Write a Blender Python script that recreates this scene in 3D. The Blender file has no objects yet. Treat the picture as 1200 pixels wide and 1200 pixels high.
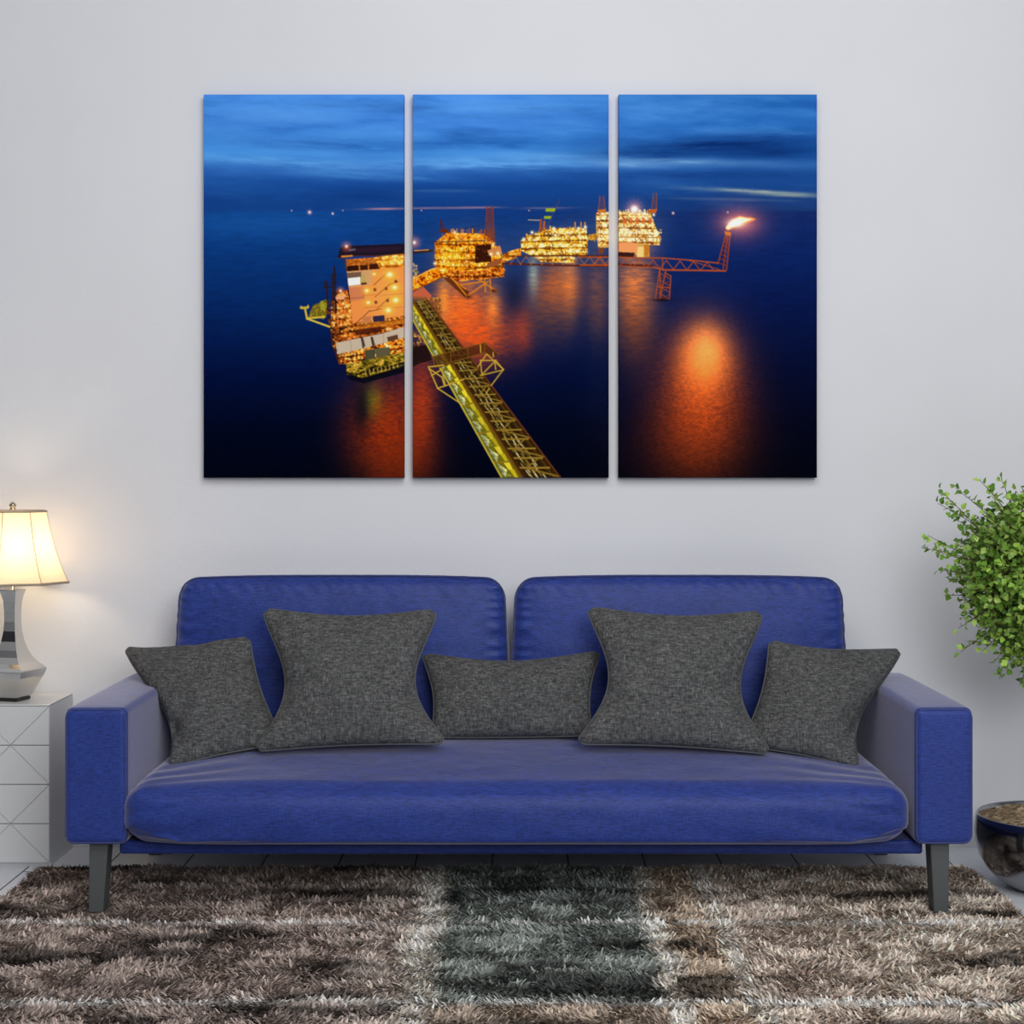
import bpy, math, random
import numpy as np
from mathutils import Vector

# ------------------------------------------------------------------ camera, world, lights
SC = bpy.context.scene
COL = SC.collection
F, CX, CY, H = 1991.0, 604.0, 555.0, 1.13      # focal length (px of 1200), vanishing point, eye height
cd = bpy.data.cameras.new('camera')
cd.sensor_width = 36.0
cd.lens = 36.0 * F / 1200.0
cd.shift_x = (600 - CX) / 1200.0
cd.shift_y = (CY - 600) / 1200.0
cd.clip_start = 0.05
cam = bpy.data.objects.new('camera', cd)
cam.location = (0, 0, H)
cam.rotation_euler = (math.pi / 2, 0, 0)
COL.objects.link(cam)
SC.camera = cam

SC.view_settings.view_transform = 'Standard'
SC.view_settings.look = 'None'
SC.view_settings.exposure = 0.0
SC.view_settings.gamma = 1.0
SC.view_settings.use_curve_mapping = False

w = bpy.data.worlds.new('daylight')
SC.world = w
w.use_nodes = True
# the rest of the room: soft light and dark areas all round
wt = w.node_tree
wtc = wt.nodes.new('ShaderNodeTexCoord')
wnz = wt.nodes.new('ShaderNodeTexNoise')
wnz.inputs['Scale'].default_value = 1.7
wnz.inputs['Detail'].default_value = 2.0
wrp = wt.nodes.new('ShaderNodeValToRGB')
wrp.color_ramp.elements[0].position, wrp.color_ramp.elements[0].color = 0.40, (0.03, 0.032, 0.04, 1)
wrp.color_ramp.elements[1].position, wrp.color_ramp.elements[1].color = 0.62, (0.80, 0.82, 0.86, 1)
wt.links.new(wtc.outputs['Generated'], wnz.inputs['Vector'])
wt.links.new(wnz.outputs['Fac'], wrp.inputs['Fac'])
wt.links.new(wrp.outputs['Color'], wt.nodes['Background'].inputs[0])
wt.nodes['Background'].inputs[1].default_value = 0.62


def area(name, loc, target, sx, sy, power, col):
    l = bpy.data.lights.new(name, 'AREA')
    l.shape = 'RECTANGLE'
    l.size, l.size_y = sx, sy
    l.energy = power
    l.color = col
    o = bpy.data.objects.new(name, l)
    o.location = loc
    o.rotation_euler = (Vector(target) - Vector(loc)).to_track_quat('-Z', 'Y').to_euler()
    COL.objects.link(o)
    return o


area('skylight', (0.2, 2.0, 3.15), (0.10, 5.1, 0.7), 2.6, 1.6, 52, (1.0, 0.985, 0.97))
area('window_daylight', (1.2, -1.2, 2.4), (0.15, 5.0, 0.8), 2.2, 1.8, 122, (0.94, 0.97, 1.0))

rng = np.random.default_rng(7)
random.seed(7)


# ------------------------------------------------------------------ helpers
def P(px, py, d):
    """the point at depth d (metres from the eye) seen at pixel px,py of the photograph"""
    return np.array([(px - CX) * d / F, d, H - (py - CY) * d / F])


def lin(c):
    c = np.asarray(c, dtype=np.float64) / 255.0
    return np.where(c <= 0.04045, c / 12.92, ((c + 0.055) / 1.055) ** 2.4)


def rgba(c):
    return tuple(float(x) for x in lin(c)) + (1.0,)


def empty(name, loc, label, cat, group=None):
    o = bpy.data.objects.new(name, None)
    o.empty_display_size = 0.1
    o.location = loc
    COL.objects.link(o)
    o['label'] = label
    o['category'] = cat
    if group:
        o['group'] = group
    return o


def wloc(o):
    v = np.array(o.location[:])
    return v + wloc(o.parent) if o.parent else v


def obj(name, verts, faces, mat, parent=None, smooth=True, loc=None, flat_angle=None):
    """one mesh object; verts are world coordinates"""
    verts = np.asarray(verts, dtype=np.float64)
    org = np.array(loc if loc is not None else (wloc(parent) if parent else (0, 0, 0)), dtype=np.float64)
    me = bpy.data.meshes.new(name)
    me.from_pydata((verts - org).tolist(), [], [list(map(int, f)) for f in faces])
    me.materials.append(mat)
    if smooth:
        me.polygons.foreach_set('use_smooth', [True] * len(me.polygons))
    me.update()
    if flat_angle:
        me.set_sharp_from_angle(angle=math.radians(flat_angle))
    o = bpy.data.objects.new(name, me)
    COL.objects.link(o)
    if parent:
        o.parent = parent
        o.location = org - wloc(parent)
    else:
        o.location = org
    return o


class Mesh:
    def __init__(self):
        self.v, self.f = [], []

    def add(self, v, f):
        n = len(self.v)
        self.v.extend([tuple(map(float, p)) for p in v])
        self.f.extend([[i + n for i in q] for q in f])
        return self

    def box(self, a, b):
        (x0, y0, z0), (x1, y1, z1) = a, b
        return self.add([(x0, y0, z0), (x1, y0, z0), (x1, y1, z0), (x0, y1, z0), (x0, y0, z1), (x1, y0, z1), (x1, y1, z1), (x0, y1, z1)],
                        [(0, 3, 2, 1), (4, 5, 6, 7), (0, 1, 5, 4), (1, 2, 6, 5), (2, 3, 7, 6), (3, 0, 4, 7)])

    def tube(self, pts, r, n=8, closed=False, cap=True):
        pts = [np.array(p, dtype=float) for p in pts]
        m = len(pts)
        rr = r if hasattr(r, '__len__') else [r] * m
        V = []
        up = None
        for i in range(m):
            if closed:
                t = pts[(i + 1) % m] - pts[i - 1]
            else:
                t = pts[min(i + 1, m - 1)] - pts[max(i - 1, 0)]
            t = t / (np.linalg.norm(t) + 1e-12)
            if up is None:
                a = np.array([0, 0, 1.0]) if abs(t[2]) < 0.9 else np.array([1.0, 0, 0])
            else:
                a = up
            u = a - t * np.dot(a, t)
            u /= np.linalg.norm(u) + 1e-12
            up = u
            b = np.cross(t, u)
            for k in range(n):
                th = 2 * math.pi * k / n
                V.append(pts[i] + rr[i] * (math.cos(th) * u + math.sin(th) * b))
        Fc = []
        for i in range(m if closed else m - 1):
            for k in range(n):
                a0, a1 = i * n + k, i * n + (k + 1) % n
                b0, b1 = ((i + 1) % m) * n + k, ((i + 1) % m) * n + (k + 1) % n
                Fc.append((a0, a1, b1, b0))
        if not closed and cap:
            Fc.append(tuple(range(n))[::-1])
            Fc.append(tuple((m - 1) * n + k for k in range(n)))
        return self.add(V, Fc)

    def lathe(self, prof, c, n=48, phase=0.0, cap_lo=True, cap_hi=True):
        V, Fc = [], []
        for r, z in prof:
            for k in range(n):
                th = phase + 2 * math.pi * k / n
                V.append((c[0] + r * math.cos(th), c[1] + r * math.sin(th), c[2] + z))
        for i in range(len(prof) - 1):
            for k in range(n):
                Fc.append((i * n + k, i * n + (k + 1) % n, (i + 1) * n + (k + 1) % n, (i + 1) * n + k))
        if cap_lo:
            Fc.append(tuple(range(n))[::-1])
        if cap_hi:
            Fc.append(tuple((len(prof) - 1) * n + k for k in range(n)))
        return self.add(V, Fc)

    def obj(self, name, mat, parent=None, smooth=True, loc=None, flat_angle=None):
        return obj(name, self.v, self.f, mat, parent, smooth, loc, flat_angle)


def rbox(c, h, r, n, deform=None, rs=5):
    """rounded box: centre c, half sizes h, corner radius r, n interior divisions per axis"""
    h = np.array(h, float)
    ax = []
    for i in range(3):
        e = np.array([r * (1 - math.cos(math.pi / 2 * k / rs)) for k in range(rs)])
        e = np.array([r * k / rs for k in range(rs)])
        mid = np.linspace(-h[i] + r, h[i] - r, n[i] + 1)
        ax.append(np.concatenate([-h[i] + e, mid, (h[i] - e)[::-1]]))
    N = [len(a) - 1 for a in ax]
    idx, V, Fc = {}, [], []

    def vid(i, j, k):
        key = (i, j, k)
        if key not in idx:
            idx[key] = len(V)
            V.append((ax[0][i], ax[1][j], ax[2][k]))
        return idx[key]
    for i in range(N[0]):
        for j in range(N[1]):
            Fc.append((vid(i, j, 0), vid(i, j + 1, 0), vid(i + 1, j + 1, 0), vid(i + 1, j, 0)))
            k = N[2]
            Fc.append((vid(i, j, k), vid(i + 1, j, k), vid(i + 1, j + 1, k), vid(i, j + 1, k)))
    for i in range(N[0]):
        for k in range(N[2]):
            Fc.append((vid(i, 0, k), vid(i + 1, 0, k), vid(i + 1, 0, k + 1), vid(i, 0, k + 1)))
            j = N[1]
            Fc.append((vid(i, j, k), vid(i, j, k + 1), vid(i + 1, j, k + 1), vid(i + 1, j, k)))
    for j in range(N[1]):
        for k in range(N[2]):
            Fc.append((vid(0, j, k), vid(0, j, k + 1), vid(0, j + 1, k + 1), vid(0, j + 1, k)))
            i = N[0]
            Fc.append((vid(i, j, k), vid(i, j + 1, k), vid(i, j + 1, k + 1), vid(i, j, k + 1)))
    p = np.array(V)
    inner = np.clip(p, -(h - r), h - r)
    d = p - inner
    # cube to sphere mapping of the corner zones
    q = d / r
    x2, y2, z2 = (q ** 2).T
    s = np.stack([q[:, 0] * np.sqrt(np.maximum(0, 1 - y2 / 2 - z2 / 2 + y2 * z2 / 3)),
                  q[:, 1] * np.sqrt(np.maximum(0, 1 - x2 / 2 - z2 / 2 + x2 * z2 / 3)),
                  q[:, 2] * np.sqrt(np.maximum(0, 1 - x2 / 2 - y2 / 2 + x2 * y2 / 3))], 1)
    p = inner + r * s
    if deform:
        p = deform(p, p / h)
    return p + np.array(c), Fc


def vnoise(x, y, seed=0):
    """smooth value noise in 2-D, 0..1"""
    def hsh(i, j):
        n = (i.astype(np.int64) * 374761393 + j.astype(np.int64) * 668265263 + seed * 1442695041) & 0x7fffffff
        n = ((n ^ (n >> 13)) * 1274126177) & 0x7fffffff
        n = n ^ (n >> 16)
        return (n & 0xffff) / 65535.0
    xi, yi = np.floor(x), np.floor(y)
    fx, fy = x - xi, y - yi
    fx, fy = fx * fx * (3 - 2 * fx), fy * fy * (3 - 2 * fy)
    a, b, c, d = hsh(xi, yi), hsh(xi + 1, yi), hsh(xi, yi + 1), hsh(xi + 1, yi + 1)
    return (a * (1 - fx) + b * fx) * (1 - fy) + (c * (1 - fx) + d * fx) * fy


def fbm(x, y, seed=0, o=4):
    s, a, t = 0, 0.5, 0
    for k in range(o):
        s = s + a * vnoise(x * 2 ** k, y * 2 ** k, seed + k * 17)
        t += a
        a *= 0.55
    return s / t


# ------------------------------------------------------------------ materials
def mat(name, base=(128, 128, 128), rough=0.6, metal=0.0, spec=0.5, sheen=0.0, sheen_tint=None, **kw):
    m = bpy.data.materials.new(name)
    m.use_nodes = True
    b = m.node_tree.nodes['Principled BSDF']
    b.inputs['Base Color'].default_value = rgba(base)
    b.inputs['Roughness'].default_value = rough
    b.inputs['Metallic'].default_value = metal
    b.inputs['Specular IOR Level'].default_value = spec
    if sheen:
        b.inputs['Sheen Weight'].default_value = sheen
        b.inputs['Sheen Roughness'].default_value = kw.get('sheen_rough', 0.4)
        if sheen_tint:
            b.inputs['Sheen Tint'].default_value = rgba(sheen_tint)
    return m


class NT:
    def __init__(self, m):
        self.t = m.node_tree
        self.b = self.t.nodes['Principled BSDF']

    def n(self, typ, **props):
        nd = self.t.nodes.new(typ)
        for k, v in props.items():
            if k.startswith('in_'):
                nd.inputs[k[3:].replace('_', ' ')].default_value = v
            else:
                setattr(nd, k, v)
        return nd

    def l(self, a, b):
        self.t.links.new(a, b)

    def coords(self, scale, space='Object', rot=(0, 0, 0)):
        tc = self.n('ShaderNodeTexCoord')
        mp = self.n('ShaderNodeMapping')
        mp.inputs['Scale'].default_value = scale
        mp.inputs['Rotation'].default_value = rot
        self.l(tc.outputs[space], mp.inputs['Vector'])
        return mp.outputs['Vector']

    def noise(self, scale, vec, detail=3, rough=0.5, s=1.0):
        nz = self.n('ShaderNodeTexNoise')
        nz.inputs['Scale'].default_value = s
        nz.inputs['Detail'].default_value = detail
        nz.inputs['Roughness'].default_value = rough
        self.l(self.coords(scale) if vec is None else vec, nz.inputs['Vector'])
        return nz.outputs['Fac']

    def ramp(self, fac, stops):
        r = self.n('ShaderNodeValToRGB')
        e = r.color_ramp.elements
        while len(e) < len(stops):
            e.new(0.5)
        for i, (p, c) in enumerate(stops):
            e[i].position = p
            e[i].color = rgba(c)
        self.l(fac, r.inputs['Fac'])
        return r.outputs['Color']

    def mix(self, fac, a, b, mode='MIX'):
        mx = self.n('ShaderNodeMix', data_type='RGBA', blend_type=mode)
        for s, v in ((mx.inputs[0], fac), (mx.inputs[6], a), (mx.inputs[7], b)):
            if hasattr(v, 'is_linked'):
                self.l(v, s)
            else:
                s.default_value = v
        return mx.outputs[2]

    def math(self, op, a, b=0.0):
        mm = self.n('ShaderNodeMath', operation=op)
        for s, v in ((mm.inputs[0], a), (mm.inputs[1], b)):
            if hasattr(v, 'is_linked'):
                self.l(v, s)
            else:
                s.default_value = v
        return mm.outputs[0]

    def bump(self, h, strength, dist):
        bp = self.n('ShaderNodeBump')
        bp.inputs['Strength'].default_value = strength
        bp.inputs['Distance'].default_value = dist
        self.l(h, bp.inputs['Height'])
        self.l(bp.outputs['Normal'], self.b.inputs['Normal'])

    def base(self, c):
        self.l(c, self.b.inputs['Base Color'])


# painted plaster wall
M_wall = mat('wall_paint', (222, 222, 225), 0.75, spec=0.25)
t = NT(M_wall)
nz = t.noise((1, 1, 1), None, 4, 0.6, 60)
t.bump(nz, 0.12, 0.004)
t.base(t.ramp(t.noise((1.3, 1.3, 1.3), None, 4, 0.6), [(0.25, (219, 219, 222)), (0.75, (225, 225, 228))]))

M_skirting = mat('skirting_paint', (214, 215, 219), 0.45, spec=0.4)

# white plank floor: seams every 0.2217 m, staggered plank ends
M_floor = mat('floor_planks', (205, 207, 213), 0.42, spec=0.45)
t = NT(M_floor)
tc = t.n('ShaderNodeTexCoord')
sep = t.n('ShaderNodeSeparateXYZ')
t.l(tc.outputs['Object'], sep.inputs[0])
u = t.math('DIVIDE', t.math('ADD', sep.outputs['X'], -1.262 + 0.2217 * 40), 0.2217)
cell = t.math('FLOOR', u)
fu = t.math('SUBTRACT', u, cell)
wn = t.n('ShaderNodeTexWhiteNoise', noise_dimensions='1D')
t.l(cell, wn.inputs['W'])
v = t.math('ADD', t.math('DIVIDE', sep.outputs['Y'], 1.35), t.math('MULTIPLY', wn.outputs['Value'], 7.31))
cv = t.math('FLOOR', v)
fv = t.math('SUBTRACT', v, cv)
wn2 = t.n('ShaderNodeTexWhiteNoise', noise_dimensions='2D')
cmb = t.n('ShaderNodeCombineXYZ')
t.l(cell, cmb.inputs[0])
t.l(cv, cmb.inputs[1])
t.l(cmb.outputs[0], wn2.inputs['Vector'])
seam = t.math('MAXIMUM', t.math('GREATER_THAN', t.math('ABSOLUTE', t.math('SUBTRACT', fu, 0.5)), 0.4885),
              t.math('GREATER_THAN', t.math('ABSOLUTE', t.math('SUBTRACT', fv, 0.5)), 0.4975))
grain = t.noise((90, 4, 1), None, 4, 0.6)
c1 = t.ramp(grain, [(0.25, (226, 228, 234)), (0.75, (240, 241, 245))])
c2 = t.mix(t.math('MULTIPLY', wn2.outputs['Value'], 0.35), c1, rgba((205, 208, 217)))
t.base(t.mix(seam, c2, rgba((40, 42, 50))))
t.bump(t.math('SUBTRACT', t.math('MULTIPLY', grain, 0.15), seam), 0.4, 0.003)

# blue woven upholstery
def blue_fabric(name, lo, hi, sheen=0.5, vertical=False):
    m = mat(name, hi, 0.48, spec=0.27, sheen=sheen, sheen_tint=(225, 220, 225), sheen_rough=0.4)
    t = NT(m)
    a = t.noise((45, 45, 420), None, 2, 0.5)
    b = t.noise((420, 420, 60), None, 2, 0.5)
    c = t.noise((9, 9, 9), None, 3, 0.6)
    f = t.math('ADD', t.math('MULTIPLY', a, 0.55), t.math('ADD', t.math('MULTIPLY', b, 0.3), t.math('MULTIPLY', c, 0.15)))
    t.base(t.ramp(f, [(0.36, lo), (0.64, hi)]))
    t.bump(f, 0.35, 0.003)
    return m


M_blue = blue_fabric('blue_upholstery', (26, 42, 104), (46, 69, 154), 0.68)
M_blue_dark = blue_fabric('blue_base_fabric', (24, 40, 104), (42, 64, 142), 0.2)
M_piping = mat('blue_piping', (62, 72, 122), 0.8, spec=0.2, sheen=0.4, sheen_tint=(180, 180, 190))
M_leg = mat('grey_leg_paint', (84, 87, 87), 0.45, spec=0.35)

# charcoal linen
M_linen = mat('charcoal_linen', (80, 80, 80), 0.9, spec=0.1, sheen=0.12, sheen_tint=(190, 190, 190))
t = NT(M_linen)
a = t.noise((230, 230, 50), None, 2, 0.6)
b = t.noise((60, 60, 260), None, 2, 0.5)
s1 = t.noise((190, 190, 15), None, 1, 0.5)
s2 = t.noise((14, 14, 14), None, 2, 0.5)
f = t.math('ADD', t.math('MULTIPLY', a, 0.5), t.math('MULTIPLY', b, 0.5))
c1 = t.ramp(f, [(0.34, (52, 52, 52)), (0.5, (82, 82, 82)), (0.67, (114, 114, 113))])
slub = t.math('MULTIPLY', t.math('GREATER_THAN', s1, 0.69), t.math('MULTIPLY', t.math('GREATER_THAN', s2, 0.5), 0.38))
t.base(t.mix(slub, c1, rgba((150, 150, 148))))
t.bump(f, 0.5, 0.003)
M_linen_piping = mat('charcoal_piping', (92, 92, 92), 0.9, spec=0.1)

# lamp and cabinet
M_chrome = mat('polished_silver', (205, 203, 200), 0.13, metal=1.0)
M_brass = mat('satin_nickel', (190, 180, 160), 0.25, metal=1.0)
M_black = mat('black_foot', (30, 28, 28), 0.4)
M_cab = mat('white_lacquer', (212, 212, 211), 0.35, spec=0.45)
M_groove = mat('lacquer_groove', (172, 173, 174), 0.5)
M_shade = bpy.data.materials.new('cream_shade_fabric')
M_shade.use_nodes = True
nt = M_shade.node_tree
nt.nodes.clear()
out = nt.nodes.new('ShaderNodeOutputMaterial')
df = nt.nodes.new('ShaderNodeBsdfDiffuse')
tr = nt.nodes.new('ShaderNodeBsdfTranslucent')
mx = nt.nodes.new('ShaderNodeMixShader')
df.inputs[0].default_value = rgba((235, 222, 200))
tr.inputs[0].default_value = rgba((250, 232, 205))
mx.inputs[0].default_value = 0.6
nt.links.new(df.outputs[0], mx.inputs[1])
nt.links.new(tr.outputs[0], mx.inputs[2])
nt.links.new(mx.outputs[0], out.inputs[0])
M_trim = mat('shade_trim', (168, 152, 132), 0.8)
M_bulb = mat('bulb_glass', (255, 240, 210), 0.3)
M_bulb.node_tree.nodes['Principled BSDF'].inputs['Emission Color'].default_value = (1.0, 0.80, 0.52, 1)
M_bulb.node_tree.nodes['Principled BSDF'].inputs['Emission Strength'].default_value = 50.0

# plant
M_pot = mat('dark_chrome', (150, 150, 155), 0.12, metal=1.0)
M_mulch = mat('wood_chips', (140, 118, 90), 0.9)
t = NT(M_mulch)
vo = t.n('ShaderNodeTexVoronoi')
vo.inputs['Scale'].default_value = 1.0
t.l(t.coords((70, 120, 70)), vo.inputs['Vector'])
t.base(t.ramp(vo.outputs['Color'], [(0.0, (78, 58, 40)), (0.5, (150, 124, 92)), (1.0, (206, 186, 150))]))
t.bump(vo.outputs['Distance'], 1.0, 0.01)
M_bark = mat('twig_bark', (92, 66, 46), 0.85)
M_leaf = mat('leaf_green', (92, 138, 46), 0.42, spec=0.45)
t = NT(M_leaf)
at_ = t.n('ShaderNodeAttribute', attribute_name='Col')
t.base(at_.outputs['Color'])
t.b.inputs['Subsurface Weight'].default_value = 0.0

# rug
M_pile = mat('shag_pile', (100, 90, 84), 0.85, spec=0.15)
t = NT(M_pile)
at_ = t.n('ShaderNodeAttribute', attribute_name='Col')
t.base(at_.outputs['Color'])
M_back = mat('rug_backing', (96, 86, 80), 0.95)

# canvas print
M_print = mat('canvas_print', (20, 30, 60), 0.9, spec=0.0)
t = NT(M_print)
at_ = t.n('ShaderNodeAttribute', attribute_name='Col')
t.base(at_.outputs['Color'])


def set_color(o, cols):
    me = o.data
    ca = me.color_attributes.new('Col', 'FLOAT_COLOR', 'POINT')
    c = np.ones((len(me.vertices), 4), dtype=np.float32)
    c[:, :3] = cols
    ca.data.foreach_set('color', c.ravel())


def structure(o):
    o['kind'] = 'structure'
    return o


# ------------------------------------------------------------------ the room
WALL = 5.15
structure(Mesh().box((-4.2, WALL, -0.0), (4.2, WALL + 0.12, 3.4)).obj('wall_back', M_wall, smooth=False))
structure(Mesh().box((-4.2, -2.2, -0.06), (4.2, WALL + 0.12, 0.0)).obj('floor', M_floor, smooth=False))
bb = Mesh()
prof = [(0, 0), (0, 0.094), (0.003, 0.098), (0.006, 0.1), (0.015, 0.1)]
V = [(x, WALL - 0.015 + a, z) for x in (-4.2, 4.2) for a, z in prof]
bb.add(V, [(i, 5 + i, 6 + i, 1 + i) for i in range(4)])
structure(bb.obj('baseboard_back', M_skirting, smooth=False))


# ------------------------------------------------------------------ sofa
def roundrect(x0, x1, z0, z1, r, y, n=6):
    pts = []
    for cx, cz, a0 in ((x1 - r, z1 - r, 0), (x0 + r, z1 - r, 90), (x0 + r, z0 + r, 180), (x1 - r, z0 + r, 270)):
        for k in range(n + 1):
            a = math.radians(a0 + 90 * k / n)
            pts.append((cx + r * math.cos(a), y, cz + r * math.sin(a)))
    return pts


sofa = empty('sofa', (0.0, 4.7, 0.0), 'long royal blue fabric sofa with two back cushions and slim grey legs', 'sofa')
AY0, AY1, AZ0, AZ1 = 4.30, 5.08, 0.19, 0.536
for x0, x1 in ((-1.1425, -0.984), (1.013, 1.160)):
    c = ((x0 + x1) / 2, (AY0 + AY1) / 2, (AZ0 + AZ1) / 2)
    hh = ((x1 - x0) / 2, (AY1 - AY0) / 2, (AZ1 - AZ0) / 2)

    def dfm(p, q, hh=hh):
        p = p.copy()
        soft = np.clip(1 - q[:, 0] ** 4, 0, 1) * np.clip(1 - q[:, 1] ** 4, 0, 1)
        p[:, 2] += np.where(q[:, 2] > 0.5, 0.004, 0) * soft
        return p
    v, f = rbox(c, hh, 0.018, (8, 24, 12), dfm)
    arm = obj('armrest', v, f, M_blue, sofa)
    Mesh().tube(roundrect(x0 + 0.004, x1 - 0.004, AZ0 + 0.004, AZ1 - 0.004, 0.022, AY0 + 0.0055), 0.0028, 6, closed=True).obj('piping', M_piping, arm)

# base plate and hidden back panel
v, f = rbox((0.0145, 4.69, 0.172), (1.03, 0.335, 0.018), 0.008, (20, 8, 2))
obj('base_rail', v, f, M_blue_dark, sofa)
v, f = rbox((-0.015, 5.085, 0.36), (0.93, 0.02, 0.18), 0.012, (20, 2, 8))
obj('back_panel', v, f, M_blue_dark, sofa)

# seat cushion
SX, SY, SZ = 0.985, 0.335, 0.078
sc_c = np.array([0.002, 4.608, 0.268])


def seat_def(p, q):
    p = p.copy()
    x, y, z = q.T
    top = np.clip((z + 1) / 2, 0, 1)
    back = np.clip((y + 1) / 2, 0, 1)
    crown = np.clip(1 - np.abs(x) ** 3.0, 0, 1) ** 0.8
    p[:, 2] += top * (0.052 * crown * np.sin(np.clip(back * 1.25, 0, 1) * math.pi / 2) ** 1.1)
    # tighter lower edge
    zz = p[:, 2] + SZ
    old = p[:, 2].copy()
    p[:, 2] = np.where((zz < 0.05) & (z < 0), -SZ + zz * 0.4, np.where((z < 0.2) & (zz >= 0.05), -SZ + 0.02 + (zz - 0.05) * (SZ * 1.2 - 0.02) / (SZ * 1.2 - 0.05), p[:, 2]))
    ends_ = np.clip((np.abs(x) - 0.86) / 0.1, 0, 1)
    p[:, 2] = p[:, 2] * (1 - ends_) + old * ends_
    # soft swelling of the front and the sides
    p[:, 1] -= 0.022 * np.clip(1 - z ** 2, 0, 1) * (y < -0.5) * (1 - np.abs(x) ** 8)
    p[:, 0] += np.sign(x) * 0.012 * np.clip(1 - z ** 2, 0, 1) * (np.abs(x) > 0.9)
    p[:, 2] += np.where(z < -0.5, 0.012 * np.abs(x) ** 16, 0)
    # front lip slopes a little
    # folds running in from the two front corners
    for sx in (-1, 1):
        xx = (sx - x) * sx
        for (o, sl, dep, wd, ln) in ((0.10, 0.55, 0.006, 0.035, 0.22), (0.28, 0.9, 0.005, 0.04, 0.25), (0.5, 1.5, 0.004, 0.05, 0.3)):
            dl = (y + 1) - o - sl * xx
            p[:, 2] -= top * dep * np.exp(-(dl / (wd * 2)) ** 2) * np.exp(-(xx / ln) ** 2) * (z > 0.3)
        for (o, sl, dep, wd, ln) in ((-0.35, 2.0, 0.006, 0.16, 0.22), (-0.75, 1.2, 0.007, 0.12, 0.35), (0.25, 2.5, 0.004, 0.14, 0.16)):
            dl = z - o - sl * (xx - 0.1)
            p[:, 1] += dep * np.exp(-(dl / wd) ** 2) * np.exp(-((xx - 0.05) / ln) ** 2) * (y < -0.7)
    # shallow unevenness of stuffed cloth
    p[:, 1] += (y < -0.7) * 0.007 * (fbm(p[:, 0] * 5 + 3, p[:, 2] * 12, 5) - 0.5)
    p[:, 2] += (z > 0.7) * 0.008 * (fbm(p[:, 0] * 5, p[:, 1] * 6, 9) - 0.5)
    return p


v, f = rbox(sc_c, (SX, SY, SZ), 0.05, (150, 50, 10), seat_def, 8)
seat = obj('seat_cushion', v, f, M_blue, sofa)
# back cushions
for x0, x1, s in ((-0.985, -0.0185, -1), (-0.0125, 0.957, 1)):
    c = np.array([(x0 + x1) / 2, 4.965, 0.5885])
    hh = ((x1 - x0) / 2, 0.085, 0.25)

    def back_def(p, q, s=s, hh=hh):
        p = p.copy()
        x, y, z = q.T
        # round the upper corners of the outline
        RC = 0.062
        ux = (np.abs(p[:, 0]) - (hh[0] - RC)) / RC
        uz = (p[:, 2] - (hh[2] - RC)) / RC
        m_ = (ux > 0) & (uz > 0)
        ex, ez = np.clip(ux, 0, 1), np.clip(uz, 0, 1)
        p[:, 0] = np.where(m_, np.sign(p[:, 0]) * (hh[0] - RC + RC * ex * np.sqrt(1 - ez ** 2 / 2)), p[:, 0])
        p[:, 2] = np.where(m_, hh[2] - RC + RC * ez * np.sqrt(1 - ex ** 2 / 2), p[:, 2])
        # top line bows a little, sides draw in upward
        p[:, 2] -= np.where(z > 0, 0.010 * np.abs(x) ** 3 * z, 0)
        p[:, 2] -= np.where(z > 0, 0.030 * z * np.clip((y + 0.75) / 1.75, 0, 1), 0)
        p[:, 0] -= np.where(z > 0, np.sign(x) * 0.012 * z * np.abs(x) ** 6, 0)
        p[:, 1] -= np.where(y < 0, 0.028 * np.clip(1 - x ** 4, 0, 1) * np.clip(1 - z ** 4, 0, 1), 0)
        p[:, 1] += 0.03 * (z + 1) / 2
        # puckers along the side and top seams
        e = np.clip((np.abs(x) - 0.86) / 0.14, 0, 1)
        p[:, 1] += (y < 0) * 0.006 * e * np.sin(p[:, 2] * 190 + 2 * np.sin(p[:, 2] * 40))
        e = np.clip((z - 0.72) / 0.28, 0, 1)
        p[:, 1] += (y < 0) * 0.003 * e * np.sin((p[:, 0] + p[:, 2] * 0.7) * 150 + 2 * np.sin(p[:, 0] * 30))
        p[:, 1] += (y < 0) * 0.008 * (fbm(p[:, 0] * 6 + s * 5, p[:, 2] * 7, 3) - 0.5)
        return p
    v, f = rbox(c, hh, 0.034, (80, 8, 60), back_def, 7)
    bc = obj('back_cushion', v, f, M_blue, sofa)
    # piping just inside the front outline
    loop = np.array(roundrect(-hh[0] + 0.004, hh[0] - 0.004, -hh[2] + 0.004, hh[2] - 0.004, 0.001, -hh[1] + 0.010, 1))
    dense = []
    for i in range(len(loop)):
        a_, b_ = loop[i], loop[(i + 1) % len(loop)]
        m_ = max(1, int(np.linalg.norm(b_ - a_) / 0.015))
        dense += [a_ + (b_ - a_) * k / m_ for k in range(m_)]
    dense = np.array(dense)
    pth = back_def(dense, dense / hh) + c
    Mesh().tube(list(pth), 0.0026, 6, closed=True).obj('piping', M_piping, bc)


# legs: flat tapered slabs, the front pair in view
def leg(xt0, xt1, xb0, xb1, y0, y1, ztop=0.1925, zbot=0.012):
    V = []
    for z, a, b in ((zbot, xb0, xb1), (ztop, xt0, xt1)):
        V += [(a, y0, z), (b, y0, z), (b, y1, z), (a, y1, z)]
    m = Mesh().add(V, [(0, 3, 2, 1), (4, 5, 6, 7), (0, 1, 5, 4), (1, 2, 6, 5), (2, 3, 7, 6), (3, 0, 4, 7)])
    o = m.obj('leg', M_leg, sofa, smooth=False)
    b = o.modifiers.new('bevel', 'BEVEL')
    b.width = 0.003
    b.segments = 2
    return o


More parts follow.
